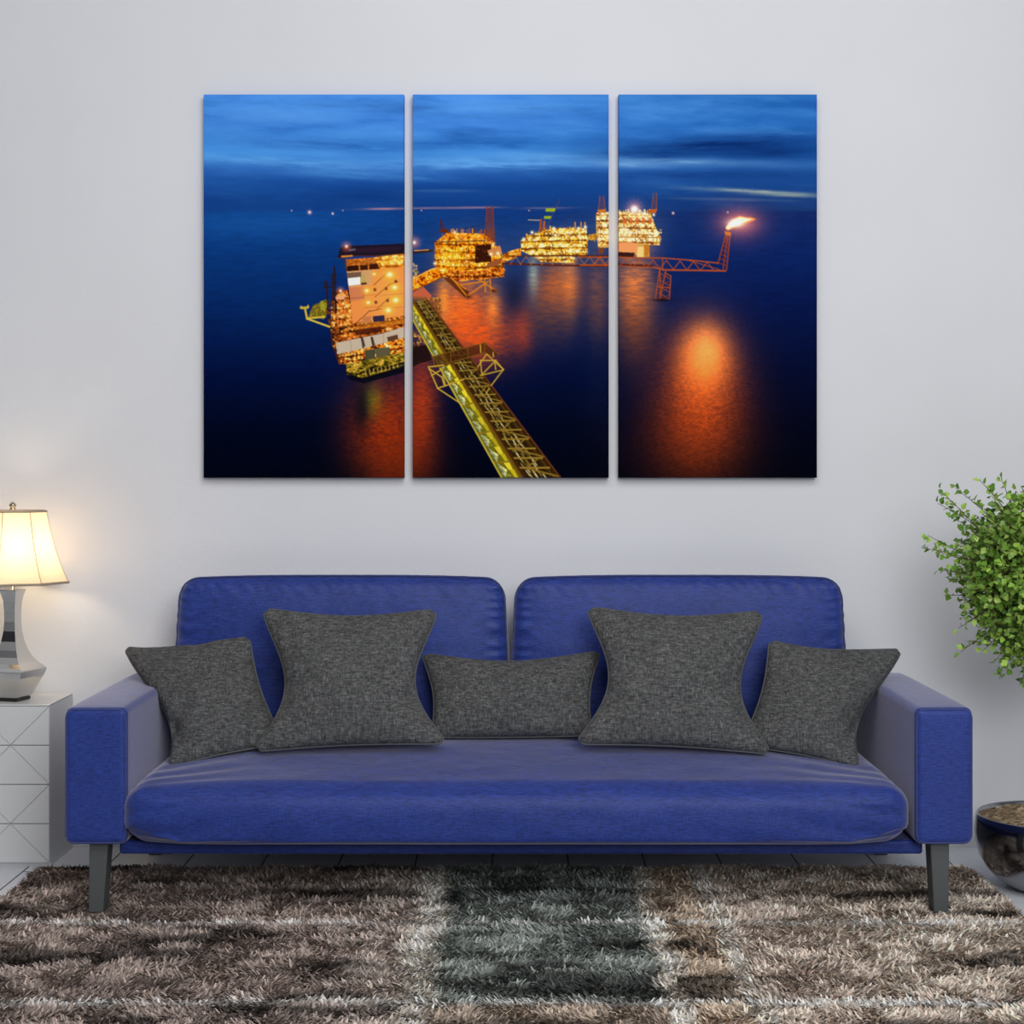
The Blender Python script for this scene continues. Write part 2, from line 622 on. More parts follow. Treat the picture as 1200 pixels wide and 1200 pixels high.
leg(-1.085, -1.037, -1.087, -1.050, 4.325, 4.385)
leg(1.056, 1.105, 1.066, 1.103, 4.325, 4.385)
leg(-1.085, -1.037, -1.087, -1.050, 5.03, 5.07, zbot=0.0)
leg(1.056, 1.105, 1.066, 1.103, 5.03, 5.07, zbot=0.0)


# ------------------------------------------------------------------ throw pillows
def pillow(label, TL, TR, BR, BL, sag, T, base, creases=(), round_c=0.045, seed=0, skew=None):
    """corners as 3-D points; sag = (top, right, bottom, left) inward pull as fraction; skew = position of each pull"""
    TL, TR, BR, BL = map(np.array, (TL, TR, BR, BL))
    N = 56
    s = np.linspace(0, 1, N + 1)
    # denser toward edges
    s = 0.5 - 0.5 * np.cos(math.pi * s) * (0.6) + (s - 0.5) * 0.4
    s = (s - s[0]) / (s[-1] - s[0])
    cen = (TL + TR + BR + BL) / 4
    nrm = np.cross(TR - TL, BL - TL)
    nrm /= np.linalg.norm(nrm)
    if nrm[1] > 0:
        nrm = -nrm
    skew = skew or (0.5, 0.5, 0.5, 0.5)

    def edge(A, B, sg, sk, other):
        inward = other - (A + B) / 2
        prof = np.sin(math.pi * s ** (math.log(0.5) / math.log(sk))) ** 1.15
        return A[None] * (1 - s)[:, None] + B[None] * s[:, None] + (sg * prof)[:, None] * inward[None]
    top = edge(TL, TR, sag[0], skew[0], (BL + BR) / 2)
    bot = edge(BL, BR, sag[2], skew[2], (TL + TR) / 2)
    lef = edge(TL, BL, sag[3], skew[3], (TR + BR) / 2)
    rig = edge(TR, BR, sag[1], skew[1], (TL + BL) / 2)
    U, W = s[None, :, None], s[:, None, None]      # U along x, W downward
    S = (1 - W) * top[None] + W * bot[None] + (1 - U) * lef[:, None] + U * rig[:, None] \
        - ((1 - U) * (1 - W) * TL + U * (1 - W) * TR + (1 - U) * W * BL + U * W * BR)
    # blunt the very corners
    uu, ww = np.meshgrid(s * 2 - 1, s * 2 - 1)
    cornerness = np.clip((np.abs(uu) + np.abs(ww) - (2 - 2.2 * round_c)) / (2.2 * round_c), 0, 1)
    S = S + (cen - S) * (0.055 * cornerness ** 1.5)[:, :, None]
    th = T * (np.clip(1 - uu ** 2, 0, 1) * np.clip(1 - ww ** 2, 0, 1)) ** 0.48
    rough_ = (fbm(uu * 2.2 + seed * 3.1, ww * 2.2 + seed, 11 + seed) - 0.5) * 0.028 * (th / T)
    cr = np.zeros_like(th)
    for (u0, w0, u1, w1, dep, wd) in creases:
        a, b = np.array([u0, w0]), np.array([u1, w1])
        ab = b - a
        L2 = ab @ ab
        tt = np.clip(((uu - a[0]) * ab[0] + (ww - a[1]) * ab[1]) / L2, 0, 1)
        dd = np.hypot(uu - a[0] - tt * ab[0], ww - a[1] - tt * ab[1])
        cr += dep * np.exp(-(dd / wd) ** 2) * (1 - tt) ** 0.7
    front = S + nrm * (th + rough_ - cr * np.clip(th / T * 3, 0, 1))[:, :, None]
    rear = S - nrm * (th * 0.85)[:, :, None]
    n1 = N + 1
    V = np.concatenate([front.reshape(-1, 3), rear.reshape(-1, 3)])
    Fc = []
    rim = {}
    for i in range(n1):
        for j in range(n1):
            if i in (0, N) or j in (0, N):
                rim[n1 * n1 + i * n1 + j] = i * n1 + j
    for i in range(N):
        for j in range(N):
            a, b, c, d = i * n1 + j, i * n1 + j + 1, (i + 1) * n1 + j + 1, (i + 1) * n1 + j
            Fc.append((d, c, b, a))
            q = [x + n1 * n1 for x in (a, b, c, d)]
            Fc.append(tuple(rim.get(x, x) for x in q))
    # drop unused rear rim vertices
    used = sorted(set(i for f_ in Fc for i in f_))
    mp = {o_: n_ for n_, o_ in enumerate(used)}
    V = V[used]
    Fc = [tuple(mp[i] for i in f_) for f_ in Fc]
    o = obj('throw_pillow', V, Fc, M_linen, None, loc=base)
    o['label'] = label
    o['category'] = 'pillow'
    o['group'] = 'charcoal throw pillows on the sofa'
    ring = list(S[0, :]) + list(S[1:, N]) + list(S[N, :-1][::-1]) + list(S[1:-1, 0][::-1])
    Mesh().tube(ring, 0.0028, 6, closed=True).obj('piping', M_linen_piping, o)
    return o


pillow('charcoal linen rectangular lumbar pillow, lowest and middle one of the row on the blue sofa',
       P(494, 766, 4.80), P(704, 763, 4.80), P(694, 862, 4.68), P(506, 864, 4.68),
       (0.11, 0.04, -0.01, 0.04), 0.062, (0, 4.72, 0.385), seed=1)
pillow('large square charcoal pillow leaning on the left back cushion, beside the left corner pillow',
       P(308, 713, 4.73), P(512, 714, 4.73), P(524, 872, 4.53), P(297, 881, 4.53),
       (0.055, 0.15, 0.02, 0.15), 0.072, (-0.45, 4.6, 0.38), ((-1, 0.25, -0.45, 0.0, 0.02, 0.13), (-0.95, 0.5, -0.6, 0.8, 0.012, 0.1), (1, 0.3, 0.55, 0.55, 0.018, 0.1), (0.9, 0.1, 0.5, -0.1, 0.008, 0.12)), seed=2, skew=(0.5, 0.56, 0.5, 0.56))
pillow('large square charcoal pillow leaning on the right back cushion, beside the right corner pillow',
       P(688, 711, 4.73), P(894, 716, 4.73), P(905, 884, 4.53), P(674, 872, 4.53),
       (0.055, 0.15, 0.02, 0.15), 0.072, (0.42, 4.6, 0.38), ((1, 0.3, 0.4, 0.05, 0.02, 0.13), (0.95, 0.5, 0.6, 0.85, 0.014, 0.1), (-1, 0.3, -0.55, 0.55, 0.018, 0.1), (-0.9, 0.0, -0.5, -0.2, 0.008, 0.12)), seed=3, skew=(0.5, 0.56, 0.5, 0.54))
pillow('small charcoal pillow tilted against the left armrest of the blue sofa',
       P(145, 758, 4.86), P(292, 746, 4.78), P(334, 872, 4.62), P(199, 899, 4.52),
       (0.05, 0.05, 0.02, 0.13), 0.066, (-0.9, 4.6, 0.36), ((-1, 0.45, -0.4, 0.2, 0.016, 0.12), (-0.9, 0.5, -0.65, 0.85, 0.014, 0.09), (0.2, -1, 0.1, -0.5, 0.006, 0.15)), seed=4, skew=(0.42, 0.5, 0.5, 0.64))
pillow('small charcoal pillow tilted against the right armrest of the blue sofa',
       P(902, 750, 4.78), P(1057, 761, 4.86), P(1006, 900, 4.52), P(868, 874, 4.62),
       (0.05, 0.13, 0.02, 0.05), 0.066, (0.9, 4.6, 0.36), ((1, 0.35, 0.4, 0.1, 0.016, 0.12), (0.9, 0.45, 0.65, 0.85, 0.014, 0.09), (-0.2, -1, -0.1, -0.5, 0.006, 0.15)), seed=5, skew=(0.42, 0.62, 0.5, 0.5))

# ------------------------------------------------------------------ cabinet
CXR, CW, CF, CB, CT = -1.336, 0.56, 4.87, 5.13, 0.468
cab = empty('cabinet', (CXR - CW / 2, 5.0, 0), 'white lacquered cabinet with diamond grooved drawer fronts beside the blue sofa', 'cabinet')
m = Mesh()
m.box((CXR - CW, CF + 0.016, 0.0), (CXR, CB, CT - 0.005))
o = m.obj('body', M_cab, cab, smooth=False)
m = Mesh().box((CXR - CW, CF, CT - 0.0045), (CXR, CB, CT))
o = m.obj('top', M_cab, cab, smooth=False)
b = o.modifiers.new('bevel', 'BEVEL')
b.width = 0.002
b.segments = 2
HD = 0.1125
for r in range(4):
    zt = CT - 0.0045 - r * HD
    z0, z1 = zt - HD + 0.0006, zt - 0.0006
    x1 = CXR
    back = Mesh().box((CXR - CW, CF + 0.006, z0), (CXR, CF + 0.0155, z1))
    g = 0.0005
    tri = []
    # lattice of diagonals: one diagonal per half cell, alternating direction
    ncell = 5
    cw = CW / ncell
    xz = [(CXR - k * cw, z1 if (k + r) % 2 == 0 else z0) for k in range(ncell + 1)]
    for k in range(ncell + 1):
        other = z0 if xz[k][1] == z1 else z1
        xr = xz[k - 1][0] if k > 0 else CXR
        xl = xz[k + 1][0] if k < ncell else CXR - CW
        if k == 0:
            tri.append([xz[0], (xl, other), (CXR, other)])
        elif k == ncell:
            tri.append([xz[k], (CXR - CW, other), (xr, other)])
        else:
            tri.append([xz[k], (xl, other), (xr, other)])
    for T3 in tri:
        pts = np.array(T3)
        c0 = pts.mean(0)
        # shrink every side by g, then a small chamfer
        def inset(pts, d):
            res = []
            for i in range(3):
                p, a, b_ = pts[i], pts[i - 1], pts[(i + 1) % 3]
                u, v_ = (a - p) / np.linalg.norm(a - p), (b_ - p) / np.linalg.norm(b_ - p)
                s_ = abs(u[0] * v_[1] - u[1] * v_[0])
                # no gap on vertical cell sides
                res.append(p + (u + v_) * d / s_)
            return np.array(res)
        A, B = inset(pts, g), inset(pts, g + 0.0012)
        if np.cross(pts[1] - pts[0], pts[2] - pts[0]) < 0:
            A, B = A[::-1], B[::-1]
        V = [(p[0], CF + 0.006, p[1]) for p in A] + [(p[0], CF + 0.0016, p[1]) for p in A] + [(p[0], CF, p[1]) for p in B]
        Fc = [(6, 7, 8)]
        for lo in (0, 3):
            for i in range(3):
                j = (i + 1) % 3
                Fc.append((lo + i, lo + j, lo + 3 + j, lo + 3 + i))
        back.add(V, Fc)
    back.obj('drawer', M_cab, cab, smooth=False)

# ------------------------------------------------------------------ table lamp
LX, LY = (15.5 - CX) * 4.97 / F, 4.965
lamp = empty('table_lamp', (LX, LY, CT), 'lit table lamp with cream bell shade and faceted silver base on the white cabinet', 'lamp')
K = 4.97 / F
phase = math.radians(29.5)


def pz(y):
    return H - (y - CY) * K


zbase = CT
prof = [(20, 0.010), (22, 0.014), (31, pz(800) - zbase), (36.5, pz(792) - zbase), (39.4, pz(786) - zbase), (39.4, pz(784) - zbase), (36, pz(781) - zbase), (29, pz(776) - zbase), (22.5, pz(769) - zbase),
        (17.5, pz(761) - zbase), (13.5, pz(751) - zbase), (10.8, pz(739) - zbase), (9.9, pz(728) - zbase), (9.9, pz(716) - zbase),
        (10.8, pz(705) - zbase), (12.8, pz(697) - zbase), (15.2, pz(692) - zbase), (15.2, pz(690.5) - zbase)]
prof = [(r * K, z) for r, z in prof]
Mesh().lathe(prof, (LX, LY, zbase), 4, phase).obj('lamp_base', M_chrome, lamp, smooth=False)
Mesh().lathe([(19 * K, 0), (20.5 * K, 0.002), (20.5 * K, 0.0095)], (LX, LY, zbase), 4, phase).obj('foot', M_black, lamp, smooth=False)
Mesh().lathe([(2.2 * K, pz(690.5)), (2.2 * K, pz(672)), (3.4 * K, pz(671)), (3.4 * K, pz(660))], (LX, LY, 0), 12).obj('neck', M_brass, lamp)
Mesh().lathe([(1.2 * K, pz(600)), (1.2 * K, pz(598.5)), (4.2 * K, pz(597)), (3.0 * K, pz(596)), (3.2 * K, pz(594.5)), (4.3 * K, pz(592)), (3.6 * K, pz(590.5)), (0.6 * K, pz(588))],
             (LX, LY, 0), 16).obj('finial', M_brass, lamp)
# bulb
bz = pz(648)
Mesh().lathe([(0.012, -0.035), (0.014, -0.025), (0.024, -0.008), (0.028, 0.006), (0.024, 0.02), (0.012, 0.029), (0.002, 0.031)], (LX, LY, bz), 20).obj('bulb', M_bulb, lamp)
# octagonal bell shade with one edge toward the camera
ZT, ZB = pz(599), pz(682)
m = Mesh()
RT, RB = 39.5 * K, 65.5 * K
n8 = 8
rows = 14
V = []
sub = 6
for i in range(rows + 1):
    tt = i / rows
    R_ = RT + (RB - RT) * (0.62 * tt + 0.38 * tt ** 2.6)
    z = ZT + (ZB - ZT) * tt
    for k in range(n8):
        a0, a1 = -math.pi / 2 + 2 * math.pi * k / n8, -math.pi / 2 + 2 * math.pi * (k + 1) / n8
        p0 = np.array([math.cos(a0), math.sin(a0)])
        p1 = np.array([math.cos(a1), math.sin(a1)])
        for q in range(sub):
            w_ = q / sub
            p = p0 * (1 - w_) + p1 * w_
            # panels bow slightly inward, lower edge scallops
            bow = 1 - 0.012 * math.sin(math.pi * w_)
            V.append((LX + R_ * p[0] * bow, LY + R_ * 0.97 * p[1] * bow, z))
nr = n8 * sub
Fc = []
for i in range(rows):
    for k in range(nr):
        Fc.append((i * nr + k, i * nr + (k + 1) % nr, (i + 1) * nr + (k + 1) % nr, (i + 1) * nr + k))
m.add(V, Fc)
shade = m.obj('lamp_shade', M_shade, lamp, smooth=True, flat_angle=25)
Vn = np.array(V).reshape(rows + 1, nr, 3)
tm = Mesh()
tm.tube(list(Vn[0]), 0.0032, 6, closed=True)
tm.obj('trim', M_trim, shade)
tm = Mesh()
tm.tube(list(Vn[rows]), 0.0036, 6, closed=True)
tm.obj('trim', M_trim, shade)
for k in range(n8):
    Mesh().tube(list(Vn[:, k * sub]), 0.0011, 5).obj('panel_seam', M_trim, shade)
# spider that carries the shade
tm = Mesh()
for k in range(4):
    a = math.pi / 4 + k * math.pi / 2
    tm.tube([(LX, LY, pz(600)), (LX + RT * 0.93 * math.cos(a), LY + RT * 0.9 * math.sin(a), ZT - 0.002)], 0.0014, 5)
tm.tube([(LX, LY, pz(660)), (LX, LY, pz(600))], 0.0016, 6)
tm.obj('shade_carrier', M_brass, lamp)
# ------------------------------------------------------------------ rug
RX0, RX1, RY0, RY1 = -1.345, 1.275, 2.95, 4.80
rug = Mesh().box((RX0, RY0, 0.0), (RX1, RY1, 0.011)).obj('rug', M_back, None, smooth=False, loc=((RX0 + RX1) / 2, (RY0 + RY1) / 2, 0))
rug['label'] = 'shaggy brown and grey green rug with thin white stripes under the sofa'
rug['category'] = 'rug'


def rug_color(x, y, n):
    """dye of the yarn at x, y, with shade of the pile painted in"""
    wob = 0.018 * (fbm(x * 3, y * 9, 4) - 0.5) * 2
    xs = x + wob + 0.007 * rng.standard_normal(n)
    ys = y + 0.014 * (fbm(x * 5, y * 2, 8) - 0.5) * 2 + 0.006 * rng.standard_normal(n)
    brown = np.array([180, 162, 152.])
    beige = np.array([230, 211, 194.])
    k = np.clip((xs + 0.2) / 1.1, 0, 1)[:, None]
    c = brown * (1 - k) + beige * k
    green = np.array([152, 158, 151.])
    g = ((xs > -0.19) & (xs < 0.325))[:, None]
    c = np.where(g, green, c)
    cream = np.array([205, 184, 162.])
    c = np.where(((xs > 0.325) & (xs < 0.50))[:, None], cream, c)
    # whitish bands at the section borders
    whi = np.array([252, 241, 226.])
    a = np.clip(1.5 - np.abs(xs + 0.215) / 0.034, 0, 1) * 1.0 + np.clip((xs + 0.46) / 0.24, 0, 1) * (xs < -0.2) * 0.45
    a += np.clip(1.5 - np.abs(xs - 0.345) / 0.026, 0, 1) * 0.95 + np.clip(1.5 - np.abs(xs - 0.505) / 0.024, 0, 1) * 0.8
    a = np.clip(a * (0.55 + 0.9 * fbm(x * 14, y * 7, 21)), 0, 0.97)[:, None]
    wht = a[:, 0].copy()
    c = c * (1 - a) + whi * a
    # thin stripes across
    for yl, wd in ((4.205, 0.011), (3.57, 0.015)):
        a = np.clip(1.6 - np.abs(ys - yl) / wd, 0, 1)[:, None] * 0.95
        a = a * np.clip(0.5 + 1.2 * fbm(x * 2.2 + yl, y * 0 + yl, 31), 0.6, 1)[:, None]
        c = c * (1 - a) + np.array([252, 248, 242.]) * a
        wht = np.maximum(wht, a[:, 0])
    # below the second stripe the yarn is browner
    lo = (ys < 3.55)[:, None]
    c = np.where(lo & g, np.array([186, 168, 151.]), c)
    # varied yarn tone, plus shade from the pile's lay painted in as streaks
    st = fbm(x * 2.6 + 7, y * 10.0, 41, 4)
    sp = fbm(x * 9, y * 20.0, 43, 3)
    f_ = 0.80 + 0.4 * np.clip(st * 0.7 + sp * 0.3, 0, 1)
    dark = np.clip((0.39 - st) / 0.09, 0, 1)
    f_ = f_ * (1 - 0.45 * dark)
    f_ = f_ * (1 - wht) + np.maximum(f_, 0.95) * wht
    f_ = f_ * (0.66 + 0.55 * rng.random(n))
    return np.clip(c * f_[:, None], 4, 250)


NB = 150000
bx = rng.uniform(RX0 + 0.006, RX1 - 0.006, NB)
by = RY0 + 0.35 + (RY1 - RY0 - 0.356) * rng.random(NB) ** 0.92
edge_n = 9000     # denser rim
bx = np.concatenate([bx, rng.uniform(RX0, RX1, edge_n), np.full(4000, RX0) + rng.uniform(0, 0.02, 4000), np.full(4000, RX1) - rng.uniform(0, 0.02, 4000)])
by = np.concatenate([by, RY1 - rng.uniform(0, 0.025, edge_n), rng.uniform(RY0 + 0.4, RY1, 8000)])
# nothing grows through the two front legs
inleg = (by > 4.318) & (by < 4.392) & (((bx > -1.094) & (bx < -1.030)) | ((bx > 1.050) & (bx < 1.112)))
bx, by = bx[~inleg], by[~inleg]
n = len(bx)
ang = 2 * math.pi * fbm(bx * 9, by * 14.0, 51, 2) * 1.5 + rng.normal(0, 0.8, n)
lean = np.clip(rng.normal(1.08, 0.22, n), 0.3, 1.45)
Ln = rng.uniform(0.014, 0.025, n)
legd = np.minimum(np.hypot(bx + 1.062, by - 4.33), np.hypot(bx - 1.081, by - 4.33))
Ln = Ln * np.clip(0.35 + (legd - 0.02) / 0.07, 0.4, 1)
wd = rng.uniform(0.0021, 0.0036, n)
dirx, diry = np.cos(ang), np.sin(ang)
sdx, sdy = -diry, dirx
base = np.stack([bx, by, np.full(n, 0.010)], 1)


def along(t_, bend):
    a = lean * bend
    return base + np.stack([dirx * np.sin(a) * Ln * t_, diry * np.sin(a) * Ln * t_, np.cos(a) * Ln * t_], 1)


side = np.stack([sdx * wd, sdy * wd, np.zeros(n)], 1)
p1 = along(0.45, 0.7)
p2 = p1 + np.stack([dirx * np.sin(lean * 1.15) * Ln * 0.55, diry * np.sin(lean * 1.15) * Ln * 0.55, np.cos(lean * 1.15) * Ln * 0.55], 1)
p2[:, 2] = np.maximum(p2[:, 2], 0.014)
V = np.stack([base - side * 0.8, base + side * 0.8, p1 - side, p1 + side, p2 - side * 0.45, p2 + side * 0.45], 1).reshape(-1, 3)
i0 = np.arange(n) * 6
Fq = np.concatenate([np.stack([i0, i0 + 1, i0 + 3, i0 + 2], 1), np.stack([i0 + 2, i0 + 3, i0 + 5, i0 + 4], 1)])


def big_mesh(name, V, Fq, mat_, parent, loc):
    me = bpy.data.meshes.new(name)
    V = V - np.array(loc)
    me.vertices.add(len(V))
    me.vertices.foreach_set('co', V.astype(np.float32).ravel())
    me.loops.add(Fq.size)
    me.loops.foreach_set('vertex_index', Fq.astype(np.int32).ravel())
    me.polygons.add(len(Fq))
    k = Fq.shape[1]
    me.polygons.foreach_set('loop_start', (np.arange(len(Fq)) * k).astype(np.int32))
    me.polygons.foreach_set('use_smooth', np.ones(len(Fq), dtype=bool))
    me.update(calc_edges=True)
    me.materials.append(mat_)
    o = bpy.data.objects.new(name, me)
    COL.objects.link(o)
    if parent:
        o.parent = parent
        o.location = np.array(loc) - wloc(parent)
    else:
        o.location = loc
    return o


pile = big_mesh('pile', V, Fq, M_pile, rug, wloc(rug))
pile['kind'] = 'stuff'
set_color(pile, np.repeat(lin(rug_color(bx, by, n)), 6, axis=0))

# ------------------------------------------------------------------ potted tree
PX, PY = 1.462, 4.62
tree = empty('potted_tree', (PX, PY, 0), 'leafy green tree in a dark chrome bowl planter to the right of the sofa', 'tree')
prof = [(0.085, 0.0), (0.10, 0.003), (0.125, 0.012), (0.152, 0.03), (0.178, 0.058), (0.196, 0.09), (0.206, 0.125), (0.209, 0.155), (0.206, 0.185), (0.203, 0.2),
        (0.200, 0.203), (0.196, 0.2), (0.194, 0.18)]
Mesh().lathe(prof, (PX, PY, 0), 72, cap_hi=False).obj('planter', M_pot, tree, smooth=True)
m = Mesh()
rings = 22
V, Fc = [], []
for i in range(rings + 1):
    r = 0.197 * i / rings
    for k in range(72):
        a = 2 * math.pi * k / 72
        x, y = r * math.cos(a), r * math.sin(a)
        z = 0.192 + 0.02 * (1 - (r / 0.197) ** 2) + 0.012 * (float(vnoise(np.array([x * 60 + 40.]), np.array([y * 90 + 40.]), 3)[0]) - 0.5)
        V.append((PX + x, PY + y, z))
for i in range(rings):
    for k in range(72):
        Fc.append((i * 72 + k, i * 72 + (k + 1) % 72, (i + 1) * 72 + (k + 1) % 72, (i + 1) * 72 + k))
m.add(V, Fc)
m.obj('mulch', M_mulch, tree)
# trunk
Cf = np.array([1.452, 4.62, H - (683 - CY) * 4.62 / F])
trunk = []
for k in range(15):
    tt = k / 14
    trunk.append((PX + 0.012 * math.sin(tt * 5) + (Cf[0] - PX) * tt, PY + 0.012 * math.sin(tt * 4 + 1), 0.19 + (Cf[2] + 0.02 - 0.19) * tt))
Mesh().tube(trunk, [0.017 - 0.009 * k / 14 for k in range(15)], 10).obj('trunk', M_bark, tree)
# twigs and leaves
tw = Mesh()
LV, LC = [], []
k_px = 4.62 / F
sprigs = [(1097, 574, -0.04), (1120, 572, 0.0), (1075, 641, -0.05), (1092, 628, 0.05), (1150, 562, 0.02), (1166, 560, -0.06), (1185, 572, -0.10), (1098, 667, -0.02), (1118, 690, -0.10), (1120, 735, -0.03),
          (1128, 765, 0.02), (1158, 775, -0.05), (1140, 758, -0.1), (1108, 648, 0.1), (1112, 605, 0.0), (1102, 590, 0.03), (1190, 802, -0.04), (1175, 797, 0.03), (1150, 580, -0.1), (1112, 700, 0.06),
          (1137, 600, -0.15), (1125, 620, -0.1), (1205, 798, 0.05), (1196, 585, 0.06)]
ends = [(P(a, b_, 4.62) + np.array([0, dy, 0])) for a, b_, dy in sprigs]
R3 = np.array([0.272, 0.262, 0.262])
gold = math.pi * (3 - math.sqrt(5))
NT_ = 640
for i in range(NT_):
    zz = 1 - 2 * (i + 0.5) / NT_
    rr = math.sqrt(1 - zz * zz)
    th = gold * i
    d = np.array([math.cos(th) * rr, math.sin(th) * rr, zz])
    s_ = random.uniform(0.78, 1.02)
    R_ = R3.copy()
    if zz < 0:
        R_[0] *= 1 - 0.22 * (-zz)
        R_[1] *= 1 - 0.22 * (-zz)
    ends.append(Cf + d * R_ * s_)
for e in ends:
    tpos = random.uniform(0.35, 0.9)
    st = Cf + np.array([0, 0, -0.16]) + np.array([0, 0, 0.2]) * tpos
    mid = (st + e) / 2 + np.array([random.uniform(-0.03, 0.03), random.uniform(-0.03, 0.03), random.uniform(0.0, 0.05)])
    pts = []
    for k in range(9):
        u_ = k / 8
        pts.append(st * (1 - u_) ** 2 + 2 * mid * u_ * (1 - u_) + e * u_ * u_)
    tw.tube(pts, [0.0026 - 0.0019 * k / 8 for k in range(9)], 5)
    Lt = np.linalg.norm(e - st)
    nl = int(Lt / 0.0125) + 2
    hue = random.random()
    for q in range(nl):
        u_ = 1.0 - (q / nl) * 0.72
        c = st * (1 - u_) ** 2 + 2 * mid * u_ * (1 - u_) + e * u_ * u_
        tdir = e - st
        tdir = tdir / np.linalg.norm(tdir)
        rd = np.array([random.gauss(0, 1), random.gauss(0, 1), random.gauss(0, 1)])
        rd /= np.linalg.norm(rd)
        ax = rd * 0.95 + tdir * 0.5
        ax /= np.linalg.norm(ax)
        up = (c - Cf)
        up = up / (np.linalg.norm(up) + 1e-6) * 0.8 + np.array([0, -0.25, 0.75]) + 0.7 * np.array([random.gauss(0, 1), random.gauss(0, 1), random.gauss(0, 1)])
        sd = np.cross(up, ax)
        sd /= np.linalg.norm(sd) + 1e-9
        nn = np.cross(ax, sd)
        L_ = random.uniform(0.015, 0.0225)
        b0 = c + ax * 0.004
        # toothed leaf: stem point, two lobes, tip, creased along the midrib
        out = [(0, 0, 0), (0.22, 0.30, 0.10), (0.48, 0.46, 0.16), (0.58, 0.30, 0.10), (0.82, 0.24, 0.05), (1.0, 0, -0.06), (0.82, -0.24, 0.05), (0.58, -0.30, 0.10), (0.48, -0.46, 0.16), (0.22, -0.30, 0.10), (0.5, 0, -0.02)]
        for a_, s2_, n_ in out:
            LV.append(b0 + ax * (a_ * L_) + sd * (s2_ * L_) + nn * (n_ * L_))
        v_ = random.random()
        g0, g1 = np.array([86, 130, 40.]), np.array([172, 204, 90.])
        col = g0 * (1 - v_) + g1 * v_
        col = col * (0.85 + 0.3 * hue)
        LC.append(lin(np.clip(col, 0, 255)))
tw.obj('twigs', M_bark, tree)
LV = np.array(LV)
nL = len(LC)
i0 = np.arange(nL) * 11
Fq = np.concatenate([np.stack([i0 + 10, i0 + a, i0 + b_, i0 + c_], 1) for a, b_, c_ in ((0, 1, 2), (2, 3, 4), (4, 5, 6), (6, 7, 8), (8, 9, 0))])
leaves = big_mesh('foliage', LV, Fq, M_leaf, tree, wloc(tree))
set_color(leaves, np.repeat(np.array(LC), 11, axis=0))

# ------------------------------------------------------------------ the picture on the three canvases
PX0, PX1, PY0, PY1, RES = 237.0, 959.0, 109.0, 561.0, 1.25
gw, gh = int((PX1 - PX0) * RES) + 1, int((PY1 - PY0) * RES) + 1
XX, YY = np.meshgrid(PX0 + np.arange(gw) / RES, PY0 + np.arange(gh) / RES)
IMG = np.zeros((gh, gw, 3))


def sub(x0, y0, x1, y1):
    i0, i1 = max(0, int((y0 - PY0) * RES)), min(gh, int((y1 - PY0) * RES) + 2)
    j0, j1 = max(0, int((x0 - PX0) * RES)), min(gw, int((x1 - PX0) * RES) + 2)
    return slice(i0, max(i0, i1)), slice(j0, max(j0, j1))


def over(sl, a, c):
    a = np.clip(a, 0, 1)[..., None]
    IMG[sl] = IMG[sl] * (1 - a) + np.asarray(c, float) * a


def line(p, q, wdt, c, al=1.0):
    (x0, y0), (x1, y1) = p, q
    m_ = wdt + 2
    sl = sub(min(x0, x1) - m_, min(y0, y1) - m_, max(x0, x1) + m_, max(y0, y1) + m_)
    X, Y = XX[sl], YY[sl]
    if not X.size:
        return
    dx, dy = x1 - x0, y1 - y0
    t_ = np.clip(((X - x0) * dx + (Y - y0) * dy) / (dx * dx + dy * dy + 1e-9), 0, 1)
    d = np.hypot(X - x0 - t_ * dx, Y - y0 - t_ * dy)
    over(sl, np.clip(wdt / 2 + 0.5 - d, 0, 1) * al, c)


def lines(pts, wdt, c, al=1.0):
    for a, b_ in zip(pts[:-1], pts[1:]):
        line(a, b_, wdt, c, al)


def inpoly(X, Y, pts):
    ins = np.zeros(X.shape, bool)
    for (x0, y0), (x1, y1) in zip(pts, pts[1:] + pts[:1]):
        cnd = (y0 > Y) != (y1 > Y)
        ins ^= cnd & (X < (x1 - x0) * (Y - y0) / ((y1 - y0) if y1 != y0 else 1e-9) + x0)
    return ins


def poly(pts, c, al=1.0):
    xs, ys = [p[0] for p in pts], [p[1] for p in pts]
    sl = sub(min(xs), min(ys), max(xs), max(ys))
    X, Y = XX[sl], YY[sl]
    if not X.size:
        return
    o_ = 0.25 / RES
    a = sum(inpoly(X + u_, Y + v_, pts).astype(float) for u_, v_ in ((-o_, -o_), (o_, -o_), (-o_, o_), (o_, o_))) / 4
    over(sl, a * al, c)


def glow(x, y, rx, ry, c, al=1.0, p=1.0, screen=True):
    sl = sub(x - rx * 3, y - ry * 3, x + rx * 3, y + ry * 3)
    X, Y = XX[sl], YY[sl]
    if not X.size:
        return
    g_ = al * np.exp(-(((X - x) / rx) ** 2 + ((Y - y) / ry) ** 2) ** p)
    if screen:
        a = g_[..., None] * np.asarray(c, float) / 255.0
        IMG[sl] = 255 - (255 - IMG[sl]) * (1 - np.clip(a, 0, 1))
    else:
        over(sl, g_, c)


